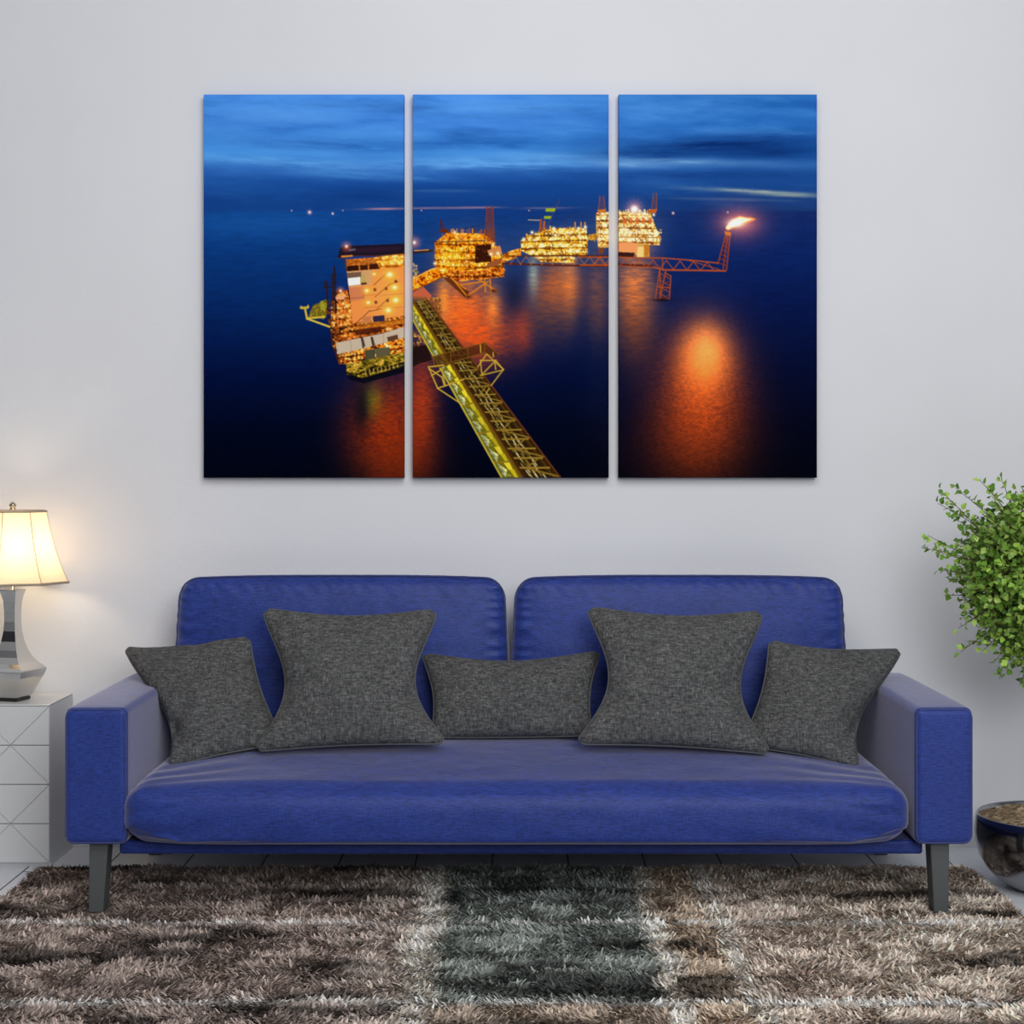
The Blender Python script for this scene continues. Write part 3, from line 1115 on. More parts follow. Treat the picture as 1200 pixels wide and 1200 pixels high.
def clutter(pts, cols, cnt, rmin=0.5, rmax=1.3, al=(0.5, 1.0), seed=1):
    """small lights and machinery scattered inside a polygon"""
    r_ = random.Random(seed)
    xs, ys = [p[0] for p in pts], [p[1] for p in pts]
    done = 0
    tries = 0
    while done < cnt and tries < cnt * 8:
        tries += 1
        x, y = r_.uniform(min(xs), max(xs)), r_.uniform(min(ys), max(ys))
        if not inpoly(np.array([x]), np.array([y]), pts)[0]:
            continue
        c = r_.choice(cols)
        if r_.random() < 0.35:
            L_ = r_.uniform(1, 4)
            if r_.random() < 0.6:
                line((x, y), (x + L_, y - L_ * 0.08), r_.uniform(0.5, 1.0), c, r_.uniform(*al))
            else:
                line((x, y), (x, y + L_), r_.uniform(0.5, 1.0), c, r_.uniform(*al))
        else:
            s_ = r_.uniform(rmin, rmax)
            glow(x, y, s_, s_, c, r_.uniform(*al), screen=False)
        done += 1


def machinery(pts, ramp_, seed=1, sx=1.7, sy=1.5, decks=(), gap=0.35, halo=0.0):
    """fine lit structure: colour ramp over small grain, darker gaps between decks, rows of lamps"""
    xs, ys = [p[0] for p in pts], [p[1] for p in pts]
    sl = sub(min(xs), min(ys), max(xs), max(ys))
    X, Y = XX[sl], YY[sl]
    o_ = 0.25 / RES
    a = sum(inpoly(X + u_, Y + v_, pts).astype(float) for u_, v_ in ((-o_, -o_), (o_, -o_), (-o_, o_), (o_, o_))) / 4
    n_ = 0.55 * vnoise(X / sx, Y / sy, seed) + 0.3 * vnoise(X / 4.5, Y / 3.2, seed + 3) + 0.35 * (fbm(X / 14, Y / 9, seed + 5) - 0.5) + 0.08
    n_ = np.clip((n_ - 0.5) * 1.5 + 0.5, 0, 1)
    for y0, sl_ in decks:
        d = np.abs(Y - y0 - sl_ * (X - min(xs)))
        n_ = n_ - gap * np.exp(-(d / 1.1) ** 2)
    st = np.linspace(0, 1, len(ramp_))
    R_ = np.array(ramp_, float)
    c = np.stack([np.interp(n_, st, R_[:, k]) for k in range(3)], -1)
    over(sl, a, c)
    r_ = random.Random(seed)
    for y0, sl_ in decks:
        x = min(xs)
        while x < max(xs):
            x += r_.uniform(2.0, 6.5)
            y = y0 - r_.uniform(1.5, 4.5) + sl_ * (x - min(xs))
            if inpoly(np.array([x]), np.array([y]), pts)[0]:
                b_ = r_.uniform(0.6, 1.3)
                glow(x, y, b_ * 1.9, b_ * 1.7, ramp_[-2], 0.5)
                glow(x, y, b_ * 0.8, b_ * 0.8, ramp_[-1], 0.95, screen=False)
        n_v = int((max(xs) - min(xs)) / 7)
        for k in range(n_v):
            x = r_.uniform(min(xs), max(xs))
            if inpoly(np.array([x]), np.array([y0 + sl_ * (x - min(xs))]), pts)[0]:
                line((x, y0 - 5), (x, y0 + 1), 0.7, ramp_[0], 0.6)
    if halo:
        glow((min(xs) + max(xs)) / 2, (min(ys) + max(ys)) / 2, (max(xs) - min(xs)) * 0.5, (max(ys) - min(ys)) * 0.55, ramp_[len(ramp_) // 2], halo)


def burst(x, y, r, c=(255, 140, 70), n_=10, core=1.6):
    glow(x, y, r * 0.8, r * 0.8, c, 0.55)
    for k in range(n_):
        a = 2 * math.pi * k / n_ + 0.2
        line((x, y), (x + r * math.cos(a), y + r * math.sin(a)), 0.5, c, 0.35)
    glow(x, y, core, core, (255, 246, 215), 1.0)


# sky and sea
uu = (XX - 239) / 718.0
HOR = 248.0
tv = np.clip((YY - 111) / (HOR - 111), 0, 1)
keys = [0.0, 0.25, 0.5, 0.62, 0.8, 1.0]
skyL = np.array([[72, 140, 222], [62, 126, 208], [66, 140, 216], [40, 96, 176], [22, 70, 142], [16, 54, 120]], float)
skyR = np.array([[34, 96, 170], [40, 104, 180], [24, 76, 146], [38, 88, 156], [22, 64, 130], [20, 46, 100]], float)
mixu = np.clip((uu - 0.45) / 0.45, 0, 1)
for ch in range(3):
    IMG[..., ch] = np.interp(tv, keys, skyL[:, ch]) * (1 - mixu) + np.interp(tv, keys, skyR[:, ch]) * mixu
warp = 6 * (fbm(XX / 60, YY / 25, 3) - 0.5)
tilt = YY + warp - 0.03 * (XX - 239)
n1 = fbm(XX / 110, tilt / 17, 61, 5)
n2 = fbm(XX / 40 + 9, tilt / 8, 67, 4)
skym = (YY < HOR)
amt = np.clip((n1 - 0.5) * 2.4 + (n2 - 0.5) * 0.8, -1, 1) * skym
dk = np.clip(-amt, 0, 1)[..., None] * 0.5
lt = np.clip(amt, 0, 1)[..., None] * 0.4 * np.clip(1.2 - tv, 0.25, 1)[..., None]
IMG[:] = IMG * (1 - dk) + np.array([18, 60, 128.]) * dk
IMG[:] = IMG * (1 - lt) + np.array([112, 176, 236.]) * lt


def streak(x, y, rx, ry, c, al, slope=0.0, seed=1):
    sl = sub(x - rx * 2.2, y - ry * 4 - abs(slope) * rx * 2, x + rx * 2.2, y + ry * 4 + abs(slope) * rx * 2)
    X, Y = XX[sl], YY[sl]
    yy = Y - y - slope * (X - x)
    tex = 0.25 + 1.3 * fbm(X / 26, yy / 3.0 + 40, seed, 4)
    over(sl, al * tex * np.exp(-((X - x) / rx) ** 2 - (yy / ry) ** 2) * (Y < HOR), c)


streak(330, 190, 120, 7, (104, 172, 232), 0.6, 0.06, 5)
streak(430, 206, 90, 5, (92, 160, 224), 0.5, 0.05, 6)
streak(570, 192, 130, 8, (110, 176, 232), 0.75, 0.0, 7)
streak(640, 183, 60, 4, (120, 180, 232), 0.4, 0.0, 9)
streak(400, 172, 110, 8, (30, 84, 160), 0.55, 0.05, 10)
streak(560, 168, 120, 7, (28, 84, 160), 0.6, 0.0, 11)
streak(620, 221, 140, 7, (18, 62, 132), 0.7, 0.0, 12)
streak(290, 215, 90, 10, (24, 74, 148), 0.6, 0.02, 13)
streak(430, 230, 40, 8, (12, 50, 112), 0.6, 0.0, 14)
streak(840, 170, 100, 9, (12, 44, 104), 0.95, -0.05, 15)
streak(900, 178, 60, 7, (12, 46, 106), 0.8, 0.0, 115)
streak(600, 128, 90, 9, (96, 160, 226), 0.45, 0.0, 116)
streak(350, 128, 110, 9, (90, 156, 230), 0.4, 0.0, 117)
streak(770, 182, 70, 7, (14, 54, 118), 0.8, 0.0, 16)
streak(790, 190, 90, 4, (104, 150, 196), 0.75, 0.02, 17)
streak(740, 193, 40, 4, (120, 168, 214), 0.7, 0.02, 18)
streak(900, 192, 60, 5, (64, 116, 180), 0.5, 0.0, 19)
streak(830, 206, 140, 5, (18, 58, 124), 0.7, 0.0, 20)
streak(890, 225, 68, 2.4, (150, 164, 160), 0.95, 0.05, 22)
streak(925, 229, 45, 2.2, (140, 152, 150), 0.8, 0.04, 23)
streak(860, 234, 60, 1.6, (92, 110, 140), 0.7, 0.02, 24)
streak(520, 224, 40, 2, (70, 110, 160), 0.45, 0.0, 25)
for x, y, rx, a in ((450, 245, 26, 0.8), (510, 244, 36, 0.9), (560, 243.5, 26, 0.7), (640, 244, 30, 0.4)):
    streak(x, y, rx, 1.1, (206, 140, 140), a, -0.01, 27)
# sea
sv = np.clip((YY - HOR) / (559 - HOR), 0, 1)
kk = [0, 0.15, 0.35, 0.6, 0.8, 1.0]
seaL = np.array([[14, 60, 128], [11, 54, 118], [7, 38, 94], [3, 16, 58], [2, 8, 32], [2, 5, 18]], float)
seaR = np.array([[20, 40, 96], [12, 34, 92], [8, 22, 70], [5, 12, 44], [4, 7, 26], [3, 5, 16]], float)
mixs = np.clip((uu - 0.3) / 0.6, 0, 1)
sea = np.stack([np.interp(sv, kk, seaL[:, ch]) * (1 - mixs) + np.interp(sv, kk, seaR[:, ch]) * mixs for ch in range(3)], -1)
rip = 0.9 + 0.2 * fbm(XX / 14, YY / 2.5, 71, 3)
sm = np.clip((YY - HOR) * 0.9 + 0.5, 0, 1)[..., None]
IMG[:] = IMG * (1 - sm) + sea * rip[..., None] * sm
glow(300, 262, 110, 18, (20, 60, 110), 0.35)

# glowing reflections on the water (texture of ripples inside)
def refl(x, y, rx, ry, c, al, p=1.0, rip_s=(3.0, 1.6), seed=1, amp=0.9):
    sl = sub(x - rx * 3, y - ry * 3, x + rx * 3, y + ry * 3)
    X, Y = XX[sl], YY[sl]
    n_ = 1 - amp / 2 + amp * fbm(X / rip_s[0], Y / rip_s[1], seed, 3)
    g_ = np.clip(al * np.exp(-(((X - x) / rx) ** 2 + ((Y - y) / ry) ** 2) ** p) * n_, 0, 1) * (Y > HOR + 3)
    a = g_[..., None]
    IMG[sl] = IMG[sl] * (1 - 0.8 * a) + np.asarray(c, float) * a


refl(812, 520, 62, 55, (120, 38, 10), 0.5, 1.0, seed=5)
refl(822, 462, 48, 72, (214, 78, 20), 0.8, 1.0, seed=4)
refl(826, 420, 31, 40, (255, 128, 48), 1.0, 1.1, seed=3, amp=0.5)
refl(828, 408, 18, 24, (255, 160, 84), 0.6, 1.0, seed=33, amp=0.5)
refl(540, 362, 36, 40, (255, 110, 20), 0.85, 1.0, (6, 2), 6)
refl(560, 392, 45, 36, (226, 76, 14), 0.8, 1.0, (6, 2), 7)
refl(520, 352, 7, 26, (255, 150, 40), 0.6, 1.0, (6, 2), 8)
refl(578, 360, 8, 22, (255, 140, 40), 0.6, 1.0, (6, 2), 9)
refl(612, 388, 12, 24, (196, 60, 20), 0.55, 1.0, (6, 2), 10)
refl(655, 335, 26, 26, (220, 100, 30), 0.75, 1.0, (8, 2), 11)
refl(668, 330, 9, 40, (255, 140, 50), 0.5, 1.0, (8, 2), 12)
refl(648, 360, 36, 40, (140, 70, 30), 0.55, 1.0, (8, 2), 14)
refl(625, 322, 6, 24, (190, 210, 170), 0.5, 1.0, (8, 2), 13)
refl(700, 345, 12, 50, (150, 80, 40), 0.55, 1.0, (8, 2), 15)
refl(744, 338, 22, 46, (236, 124, 50), 0.85, 1.0, (8, 2), 16)
refl(745, 385, 24, 50, (120, 56, 22), 0.55, 1.0, (8, 2), 17)
refl(700, 450, 20, 60, (16, 30, 60), 0.2, 1.0, (8, 2), 18)
refl(452, 500, 44, 60, (160, 48, 10), 0.85, 1.1, (4, 2), 19)
refl(470, 540, 40, 40, (110, 34, 8), 0.7, 1.0, (4, 2), 20)
refl(495, 470, 18, 60, (190, 58, 14), 0.7, 1.0, (4, 2), 21)
refl(435, 470, 12, 18, (110, 130, 20), 0.6, 1.0, (4, 2), 22)
glow(424, 478, 10, 30, (4, 8, 22), 0.75, screen=False)
glow(602, 346, 10, 22, (10, 18, 40), 0.5, screen=False)

rr0 = random.Random(99)
OR = (255, 150, 40)
YE = (255, 200, 60)
WH = (255, 244, 200)
DO = (170, 76, 14)
BR = (82, 36, 12)
OL = (120, 106, 20)


def c4(*p):
    return [(340 + x / 6.0, 260 + y / 6.0) for x, y in p]


def c5(*p):
    return [(480 + x / 5.0, 230 + y / 5.0) for x, y in p]


def c6(*p):
    return [(480 + x / 5.0, 330 + y / 5.0) for x, y in p]


def c7(*p):
    return [(680 + x / 4.2857, 210 + y / 4.2857) for x, y in p]


# distant lights on the horizon
for x, y, s_ in ((363, 249, 2.4), (390, 250.5, 1.5), (342, 247, 0.8), (402, 247, 0.7), (789, 250, 1.6), (853, 249, 1.0), (494, 247, 0.8), (620, 247, 0.8)):
    glow(x, y, s_, s_, (255, 150, 90), 0.8)
    glow(x, y, s_ * 0.45, s_ * 0.45, WH, 1.0)

# --- second platform (centre)
line((480, 297), (507, 294), 2.4, (40, 24, 20))
line((486, 294), (502, 293), 1.0, OR)
poly(c5((20, 480), (120, 430), (220, 395), (335, 385), (335, 425), (230, 455), (120, 510), (20, 560)), (196, 104, 24))
machinery(c5((20, 480), (120, 430), (220, 395), (335, 385), (335, 425), (230, 455), (120, 510), (20, 560)), [(60, 20, 4), (150, 56, 4), (220, 98, 6), (248, 136, 16), (255, 178, 30), (255, 236, 150)], 3)
lines(c5((20, 485), (120, 435), (220, 400)), 1.2, (255, 190, 80))
lines(c5((20, 555), (130, 505), (240, 450)), 1.2, (120, 54, 14))
poly(c5((20, 565), (80, 530), (130, 580), (130, 600), (20, 600)), (190, 90, 60))
poly(c5((200, 480), (250, 470), (350, 560), (340, 595), (320, 590)), BR, 0.9)
for a in (((250, 480), (340, 590)), ((440, 480), (445, 560)), ((470, 480), (478, 565)), ((230, 470), (330, 545)), ((330, 590), (460, 500)), ((300, 520), (430, 500)), ((390, 480), (510, 555))):
    lines(c5(*a), 1.5, (214, 120, 30))
glow(*c5((345, 590))[0], 4, 2, (70, 28, 10), 0.9, screen=False)
glow(*c5((495, 555))[0], 4, 2, (70, 28, 10), 0.9, screen=False)
p2 = c5((150, 270), (225, 212), (440, 222), (500, 270), (530, 330), (555, 420), (555, 470), (420, 490), (250, 480), (190, 470), (150, 400))
machinery(p2, [(60, 20, 4), (150, 56, 4), (220, 98, 6), (248, 136, 16), (255, 178, 30), (255, 236, 150)], 5, decks=((287, 0), (296, 0), (305, 0), (313, 0), (322, -0.03)), halo=0.22)
up2 = c5((200, 215), (440, 222), (480, 262), (170, 268))
clutter(up2, [YE, WH, OR, YE], 70, 0.5, 1.2, seed=6)
glow(*c5((240, 350))[0], 14, 9, (255, 190, 20), 0.5)
clutter(c5((160, 300), (340, 300), (340, 400), (170, 400)), [YE, WH, YE, OR], 60, 0.5, 1.4, seed=8)
line(*c5((140, 270), (440, 262)), 1.3, BR, 0.8)
line(*c5((330, 430), (550, 405)), 1.6, BR, 0.7)
poly(c5((385, 290), (480, 284), (480, 384), (385, 392)), (52, 20, 10))
clutter(c5((390, 295), (475, 290), (475, 380), (390, 388)), [(120, 56, 20), (30, 12, 8)], 30, 0.5, 1, seed=9)
poly(c5((455, 320), (530, 290), (545, 340), (470, 350)), (200, 126, 70))
poly(c5((460, 390), (545, 360), (530, 400), (440, 430)), (150, 80, 40))
for x, y in ((478, 340), (518, 336), (490, 285), (150, 395), (265, 212)):
    glow(*c5((x, y))[0], 2.0, 2.0, (255, 240, 190), 1.0, screen=False)
machinery(c5((230, 432), (380, 440), (545, 415), (560, 470), (430, 480), (300, 500), (215, 470)), [(60, 22, 6), (120, 46, 8), (196, 86, 14), (240, 130, 30), (255, 180, 70)], 61, decks=((325, -0.02),))
for k in range(16):
    x = 215 + k * 15 + rr0.uniform(-5, 5)
    line(*c5((x, 215), (x, 205 - rr0.uniform(0, 16))), rr0.uniform(0.8, 1.6), rr0.choice([(170, 80, 14), (220, 130, 40), (110, 48, 10)]))
for k in range(10):
    x = rr0.uniform(155, 190)
    y = rr0.uniform(275, 400)
    line(*c5((x, y), (x - rr0.uniform(8, 22), y + rr0.uniform(-4, 8))), rr0.uniform(0.8, 1.6), (210, 110, 20))
for k in range(12):
    x = rr0.uniform(500, 560)
    y = rr0.uniform(410, 470)
    line(*c5((x, y), (x + rr0.uniform(2, 10), y + rr0.uniform(-3, 5))), rr0.uniform(0.8, 1.6), (220, 116, 24))
# derricks
for xa, xb in ((455, 440), (487, 497)):
    lines(c5((xa, 62), (xb, 270)), 1.1, (140, 50, 18))
for y in range(66, 260, 17):
    lines(c5((455, y), (490, y + 14)), 0.8, (150, 56, 18))
    lines(c5((490, y), (455, y + 14)), 0.8, (120, 44, 16))
glow(*c5((470, 230))[0], 5, 8, (150, 66, 16), 0.7, screen=False)
lines(c5((182, 140), (190, 205)), 1.6, (74, 26, 20))
lines(c5((182, 145), (212, 205)), 1.3, (90, 32, 20))
poly(c5((180, 195), (225, 190), (225, 215), (180, 215)), (96, 40, 20))
lines(c5((300, 195), (455, 158)), 0.5, (40, 30, 50), 0.7)

# --- third platform
for k in range(20):
    x = 690 + k * 17 + rr0.uniform(-6, 6)
    y = 235 - min(1, k / 7) * 45
    line(*c5((x, y + 8), (x, y - rr0.uniform(0, 14))), rr0.uniform(0.8, 1.8), rr0.choice([(190, 110, 30), (240, 180, 80), (130, 66, 16)]))
lines(c5((770, 140), (765, 205)), 2.5, (150, 66, 30))
lines(c5((790, 150), (785, 205)), 2.5, (170, 80, 34))
poly(c5((795, 195), (815, 200), (855, 75), (800, 80), (790, 140)), (70, 84, 60), 0.0)
lines(c5((805, 180), (880, 20)), 1.1, (70, 66, 84), 0.9)
lines(c5((785, 150), (860, 60)), 0.7, (60, 70, 100), 0.7)
poly(c5((800, 72), (856, 74), (848, 92), (796, 90)), (150, 170, 20))
poly(c5((790, 118), (832, 118), (826, 134), (786, 134)), (140, 160, 24))
lines(c5((697, 140), (762, 142)), 1.0, (190, 170, 140))
p3 = c5((652, 262), (690, 232), (760, 215), (830, 190), (960, 190), (1035, 190), (1045, 262), (1040, 345), (965, 352), (965, 392), (770, 385), (720, 352), (655, 320))
machinery(p3, [(60, 30, 8), (150, 76, 12), (224, 136, 24), (255, 190, 50), (255, 224, 120), (255, 252, 220)], 15, decks=((277, -0.03), (284, -0.03), (292, -0.02), (300, -0.02), (305, -0.01)), halo=0.2)
clutter(c5((830, 190), (1035, 190), (1040, 250), (820, 240)), [WH, WH, YE, (190, 150, 60)], 60, 0.5, 1.4, seed=16)
for xx in (970, 1005, 1028):
    lines(c5((xx, 155), (xx, 200)), 1.6, (190, 130, 60))
for y in (258, 300, 345):
    line(*c5((665, y + 8), (1035, y)), 0.9, (110, 54, 12), 0.6)
for x, y in ((718, 213), (845, 190), (1030, 182), (990, 190), (670, 255), (945, 315), (985, 320), (720, 330)):
    glow(*c5((x, y))[0], 1.8, 1.8, (255, 248, 215), 1.0, screen=False)
poly(c5((540, 345), (600, 318), (655, 305), (655, 345), (590, 375), (545, 390)), (170, 96, 24))
machinery(c5((540, 345), (600, 318), (655, 305), (655, 345), (590, 375), (545, 390)), [(90, 40, 10), (150, 76, 14), (200, 116, 24), (236, 150, 40), (255, 200, 90)], 18)
# link to the fourth platform
poly(c5((1045, 228), (1105, 215), (1105, 255), (1045, 258)), (170, 116, 34))
clutter(c5((1045, 228), (1105, 215), (1105, 255), (1045, 258)), [YE, OR, BR], 26, 0.4, 0.9, seed=19)

# --- fourth platform
for k in range(16):
    x = 200 + k * 10 + rr0.uniform(-4, 4)
    line(*c7((x, 178), (x, 166 - rr0.uniform(0, 14))), rr0.uniform(0.8, 1.6), rr0.choice([(220, 160, 80), (250, 220, 150), (150, 80, 40)]))
for k in range(14):
    x = rr0.uniform(380, 402)
    y = rr0.uniform(250, 330)
    line(*c7((x, y), (x + rr0.uniform(2, 9), y)), rr0.uniform(0.7, 1.4), (240, 190, 100))
glow(*c7((290, 345))[0], 20, 10, (150, 60, 20), 0.5)
poly(c7((80, 170), (190, 165), (355, 175), (385, 255), (405, 290), (400, 332), (345, 332), (350, 390), (300, 392), (195, 330), (130, 345), (90, 345), (80, 250)), (206, 150, 66))
p4 = c7((80, 170), (190, 165), (355, 175), (385, 255), (405, 290), (400, 332), (300, 325), (195, 310), (90, 345))
machinery(p4, [(96, 44, 14), (176, 98, 34), (230, 168, 70), (255, 214, 120), (255, 236, 170), (255, 252, 228)], 25, decks=((252, 0.01), (259, 0.01), (267, 0.01), (275, 0.01), (283, 0.02)), halo=0.22)
for y in (245, 290, 318):
    line(*c7((195, y), (390, y + 4)), 1.1, (140, 70, 26), 0.75)
for x in range(215, 350, 32):
    poly(c7((x, 195), (x + 16, 195), (x + 16, 225), (x, 225)), (206, 90, 40), 0.8)
clutter(c7((195, 250), (385, 255), (400, 285), (195, 285)), [WH, WH, (255, 250, 220)], 40, 0.6, 1.5, seed=26)
poly(c7((195, 322), (215, 318), (250, 317), (285, 325), (298, 350), (290, 372), (195, 368)), (240, 150, 90))
poly(c7((195, 366), (275, 370), (270, 392), (195, 390)), (56, 26, 22))
poly(c7((290, 340), (320, 340), (318, 392), (285, 392)), (255, 200, 120))
poly(c7((320, 330), (350, 330), (345, 385), (325, 388)), (190, 116, 30))
poly(c7((95, 345), (120, 345), (115, 375), (90, 375)), (120, 60, 30))
for xa, xb, y0, y1 in ((98, 92, 85, 160), (118, 124, 85, 160), (370, 358, 72, 160), (384, 384, 72, 160)):
    lines(c7((xa, y0), (xb, y1)), 0.9, (150, 72, 36))
for k in range(5):
    y = 90 + k * 14
    lines(c7((97, y), (119, y + 12)), 0.7, (140, 66, 36))
    lines(c7((369, y), (384, y + 12)), 0.7, (140, 66, 36))
poly(c7((335, 155), (387, 150), (380, 172), (345, 175)), (180, 90, 30))
poly(c7((85, 155), (130, 150), (125, 172), (92, 175)), (190, 110, 40))
for x, y in c7((110, 175), (370, 180), (300, 160), (150, 215)):
    glow(x, y, 1.6, 1.6, WH, 1.0, screen=False)
xb, yb = c7((273, 148))[0]
burst(xb, yb, 11, (255, 120, 80), 14, 3.2)
glow(xb, yb + 1.5, 4.5, 3.5, (255, 225, 180), 1.0)

# --- long truss out to the flare
TR_ = (176, 74, 26)
DK_ = (84, 32, 20)
lines(c5((590, 352), (1165, 350)), 1.2, DK_)
lines(c5((545, 395), (800, 404), (1165, 410)), 2.2, DK_)
for x in range(590, 1160, 62):
    lines(c5((x, 398), (x + 31, 354), (x + 62, 402)), 0.9, (170, 110, 70), 0.8)
lines(c7((0, 392), (195, 393), (420, 397), (560, 408), (694, 422)), 1.4, TR_)
lines(c7((0, 432), (195, 432), (360, 440), (420, 456), (730, 461)), 1.8, TR_)
line(*c7((195, 430), (365, 436)), 2.2, DK_)
for k in range(9):
    x = 60 + k * 68
    lines(c7((x, 436 + k * 3), (x + 34, 396 + k * 2.6), (x + 68, 438 + k * 3)), 0.9, TR_)
lines(c7((545, 408), (700, 455)), 0.8, TR_)
lines(c7((415, 398), (415, 455)), 1.0, TR_)
# trestle legs
for a in (((400, 456), (378, 600)), ((432, 456), (400, 608)), ((456, 488), (448, 602)), ((425, 470), (456, 488)), ((378, 600), (448, 602)), ((388, 540), (452, 545)), ((400, 460), (405, 600))):
    lines(c7(*a), 1.1, TR_)
for y in range(470, 600, 34):
    lines(c7((398, y), (450, y + 32)), 0.7, TR_)
    lines(c7((446, y + 10), (390, y + 36)), 0.7, (140, 54, 20))
glow(*c7((412, 606))[0], 10, 2.0, (10, 8, 18), 0.8, screen=False)
# flare stack
for a in (((733, 275), (692, 425)), ((753, 280), (735, 455)), ((742, 278), (718, 452))):
    lines(c7(*a), 1.3, (150, 60, 22))
for y in range(290, 440, 22):
    f_ = (y - 275) / 170
    lines(c7((733 - 40 * f_, y), (752 - 16 * f_, y + 14)), 0.9, (140, 50, 20))
poly(c7((726, 262), (758, 268), (756, 286), (728, 280)), (190, 96, 40))
# flame
fx, fy = c7((790, 222))[0]
glow(fx + 2, fy + 1, 30, 22, (255, 90, 30), 0.38)
glow(fx + 3, fy - 1, 18, 11, (255, 100, 40), 0.7)
for k in range(16):
    a = 2 * math.pi * k / 16 + 0.1
    line((fx, fy), (fx + 30 * math.cos(a), fy + 22 * math.sin(a)), 0.5, (230, 96, 50), 0.16)
flame = c7((728, 245), (742, 222), (765, 200), (800, 184), (830, 190), (862, 192), (885, 203), (862, 214), (840, 222), (815, 236), (775, 246), (748, 258), (735, 258))
poly(flame, (255, 150, 70), 0.8)
fl2 = c7((732, 244), (748, 222), (770, 204), (802, 190), (832, 196), (866, 202), (830, 216), (800, 230), (765, 242), (742, 254))
poly(fl2, (255, 240, 190))
glow(fx - 2, fy, 9, 4.5, (255, 252, 230), 1.0)

# --- first platform (left): accommodation block under a helideck
poly(c4((300, 480), (440, 480), (440, 730), (800, 690), (800, 900), (340, 1000), (290, 850), (280, 740)), (74, 30, 12), 0.85)
machinery(c4((285, 740), (290, 600), (320, 520), (400, 480), (430, 600), (440, 740)), [(50, 20, 8), (110, 48, 14), (200, 100, 34), (232, 130, 40), (250, 170, 70), (255, 226, 150)], 35, 2.0, 1.8, decks=((352, -0.1), (364, -0.1), (375, -0.1)))
poly(c4((395, 265), (600, 250), (800, 215), (800, 345), (400, 350)), (176, 92, 26))
machinery(c4((585, 252), (800, 228), (800, 325), (640, 335)), [(130, 50, 8), (206, 96, 14), (250, 140, 30), (255, 180, 50), (255, 216, 100), (255, 245, 190)], 36, 3.0, 3.0, decks=((305, -0.05), (313, -0.05)), halo=0.15)
clutter(c4((395, 265), (590, 255), (600, 300), (400, 305)), [BR, OR, DO, (214, 120, 60)], 60, 0.5, 1.1, seed=37)
poly(c4((402, 312), (480, 305), (484, 350), (404, 352)), (44, 18, 12))
poly(c4((492, 306), (545, 304), (545, 342), (495, 345)), (50, 20, 12))
poly(c4((556, 300), (612, 292), (630, 335), (560, 340)), (44, 18, 12))
poly(c4((400, 350), (800, 318), (800, 690), (600, 710), (440, 732), (425, 560)), (234, 138, 66))
poly(c4((400, 350), (590, 338), (570, 440), (412, 462)), (196, 152, 110), 0.8)
poly(c4((400, 360), (500, 352), (500, 392), (402, 398)), (110, 84, 66))
poly(c4((406, 398), (494, 388), (494, 440), (412, 450)), (255, 250, 228))
poly(c4((500, 372), (530, 370), (535, 430), (502, 436)), (180, 156, 84))
poly(c4((500, 430), (540, 425), (540, 440), (500, 446)), (60, 36, 26))
poly(c4((415, 465), (520, 455), (525, 545), (425, 560)), (206, 118, 76))
lines(c4((425, 540), (520, 530)), 0.7, (120, 70, 50), 0.7)
for a in (((590, 445), (684, 355)), ((598, 528), (700, 440)), ((612, 612), (692, 538)), ((455, 722), (560, 625)), ((700, 440), (760, 420)), ((560, 630), (640, 612))):
    lines(c4(*a), 0.9, (120, 56, 34))
for a in (((640, 520), (790, 505)), ((640, 610), (790, 600)), ((520, 605), (700, 590)), ((510, 520), (600, 512))):
    lines(c4(*a), 0.7, (170, 90, 50), 0.7)
for x, y, s_ in ((700, 372, 8), (735, 462, 6.5), (742, 552, 7), (690, 622, 7), (540, 485, 5), (550, 568, 4.5), (592, 368, 3.2), (655, 258, 3), (735, 268, 4)):
    qx, qy = c4((x, y))[0]
    glow(qx, qy, s_, s_ * 0.8, (255, 190, 40), 0.75, screen=False)
    glow(qx, qy, s_ * 0.42, s_ * 0.36, (255, 250, 200), 1.0, screen=False)
for x, y in ((596, 478), (604, 566), (676, 470), (686, 555), (742, 420)):
    qx, qy = c4((x, y))[0]
    poly([(qx - 1.6, qy - 1.8), (qx + 1.6, qy - 1.8), (qx + 1.6, qy + 1.8), (qx - 1.6, qy + 1.8)], (96, 46, 26))
glow(452, 345, 26, 30, (255, 130, 20), 0.28)
# helideck
poly(c4((335, 256), (352, 186), (372, 172), (800, 154), (800, 222), (590, 238), (440, 238)), (30, 20, 34))
poly(c4((360, 215), (420, 190), (780, 172), (780, 200), (600, 215)), (44, 26, 44), 0.8)
poly(c4((415, 195), (462, 188), (458, 202), (412, 206)), (90, 84, 104))
lines(c4((335, 258), (440, 240), (600, 240), (800, 224)), 1.0, (80, 36, 20))
lines(c4((365, 245), (435, 240)), 2.0, (220, 130, 40))
lines(c4((385, 262), (400, 345)), 1.3, (90, 40, 20))
# lower body
machinery(c4((440, 715), (800, 660), (800, 745), (500, 815), (322, 850), (300, 745)), [(34, 12, 6), (76, 30, 10), (140, 64, 16), (186, 88, 20), (226, 124, 36), (255, 200, 110)], 41, 2.4, 1.6, decks=((386, -0.14), (392, -0.14)))
poly(c4((508, 670), (570, 662), (570, 708), (510, 716)), (196, 120, 70))
poly(c4((582, 664), (664, 656), (664, 698), (584, 706)), (44, 40, 66))
poly(c4((440, 735), (660, 700), (800, 680), (800, 715), (640, 745), (460, 775)), (196, 106, 22), 0.7)
poly(c4((455, 760), (640, 735), (648, 775), (470, 800)), (70, 26, 14), 0.8)
poly(c4((320, 852), (500, 815), (650, 785), (800, 738), (800, 815), (650, 860), (500, 895), (332, 932)), (196, 176, 150))
lines(c4((425, 832), (432, 905)), 0.7, (140, 116, 96), 0.6)
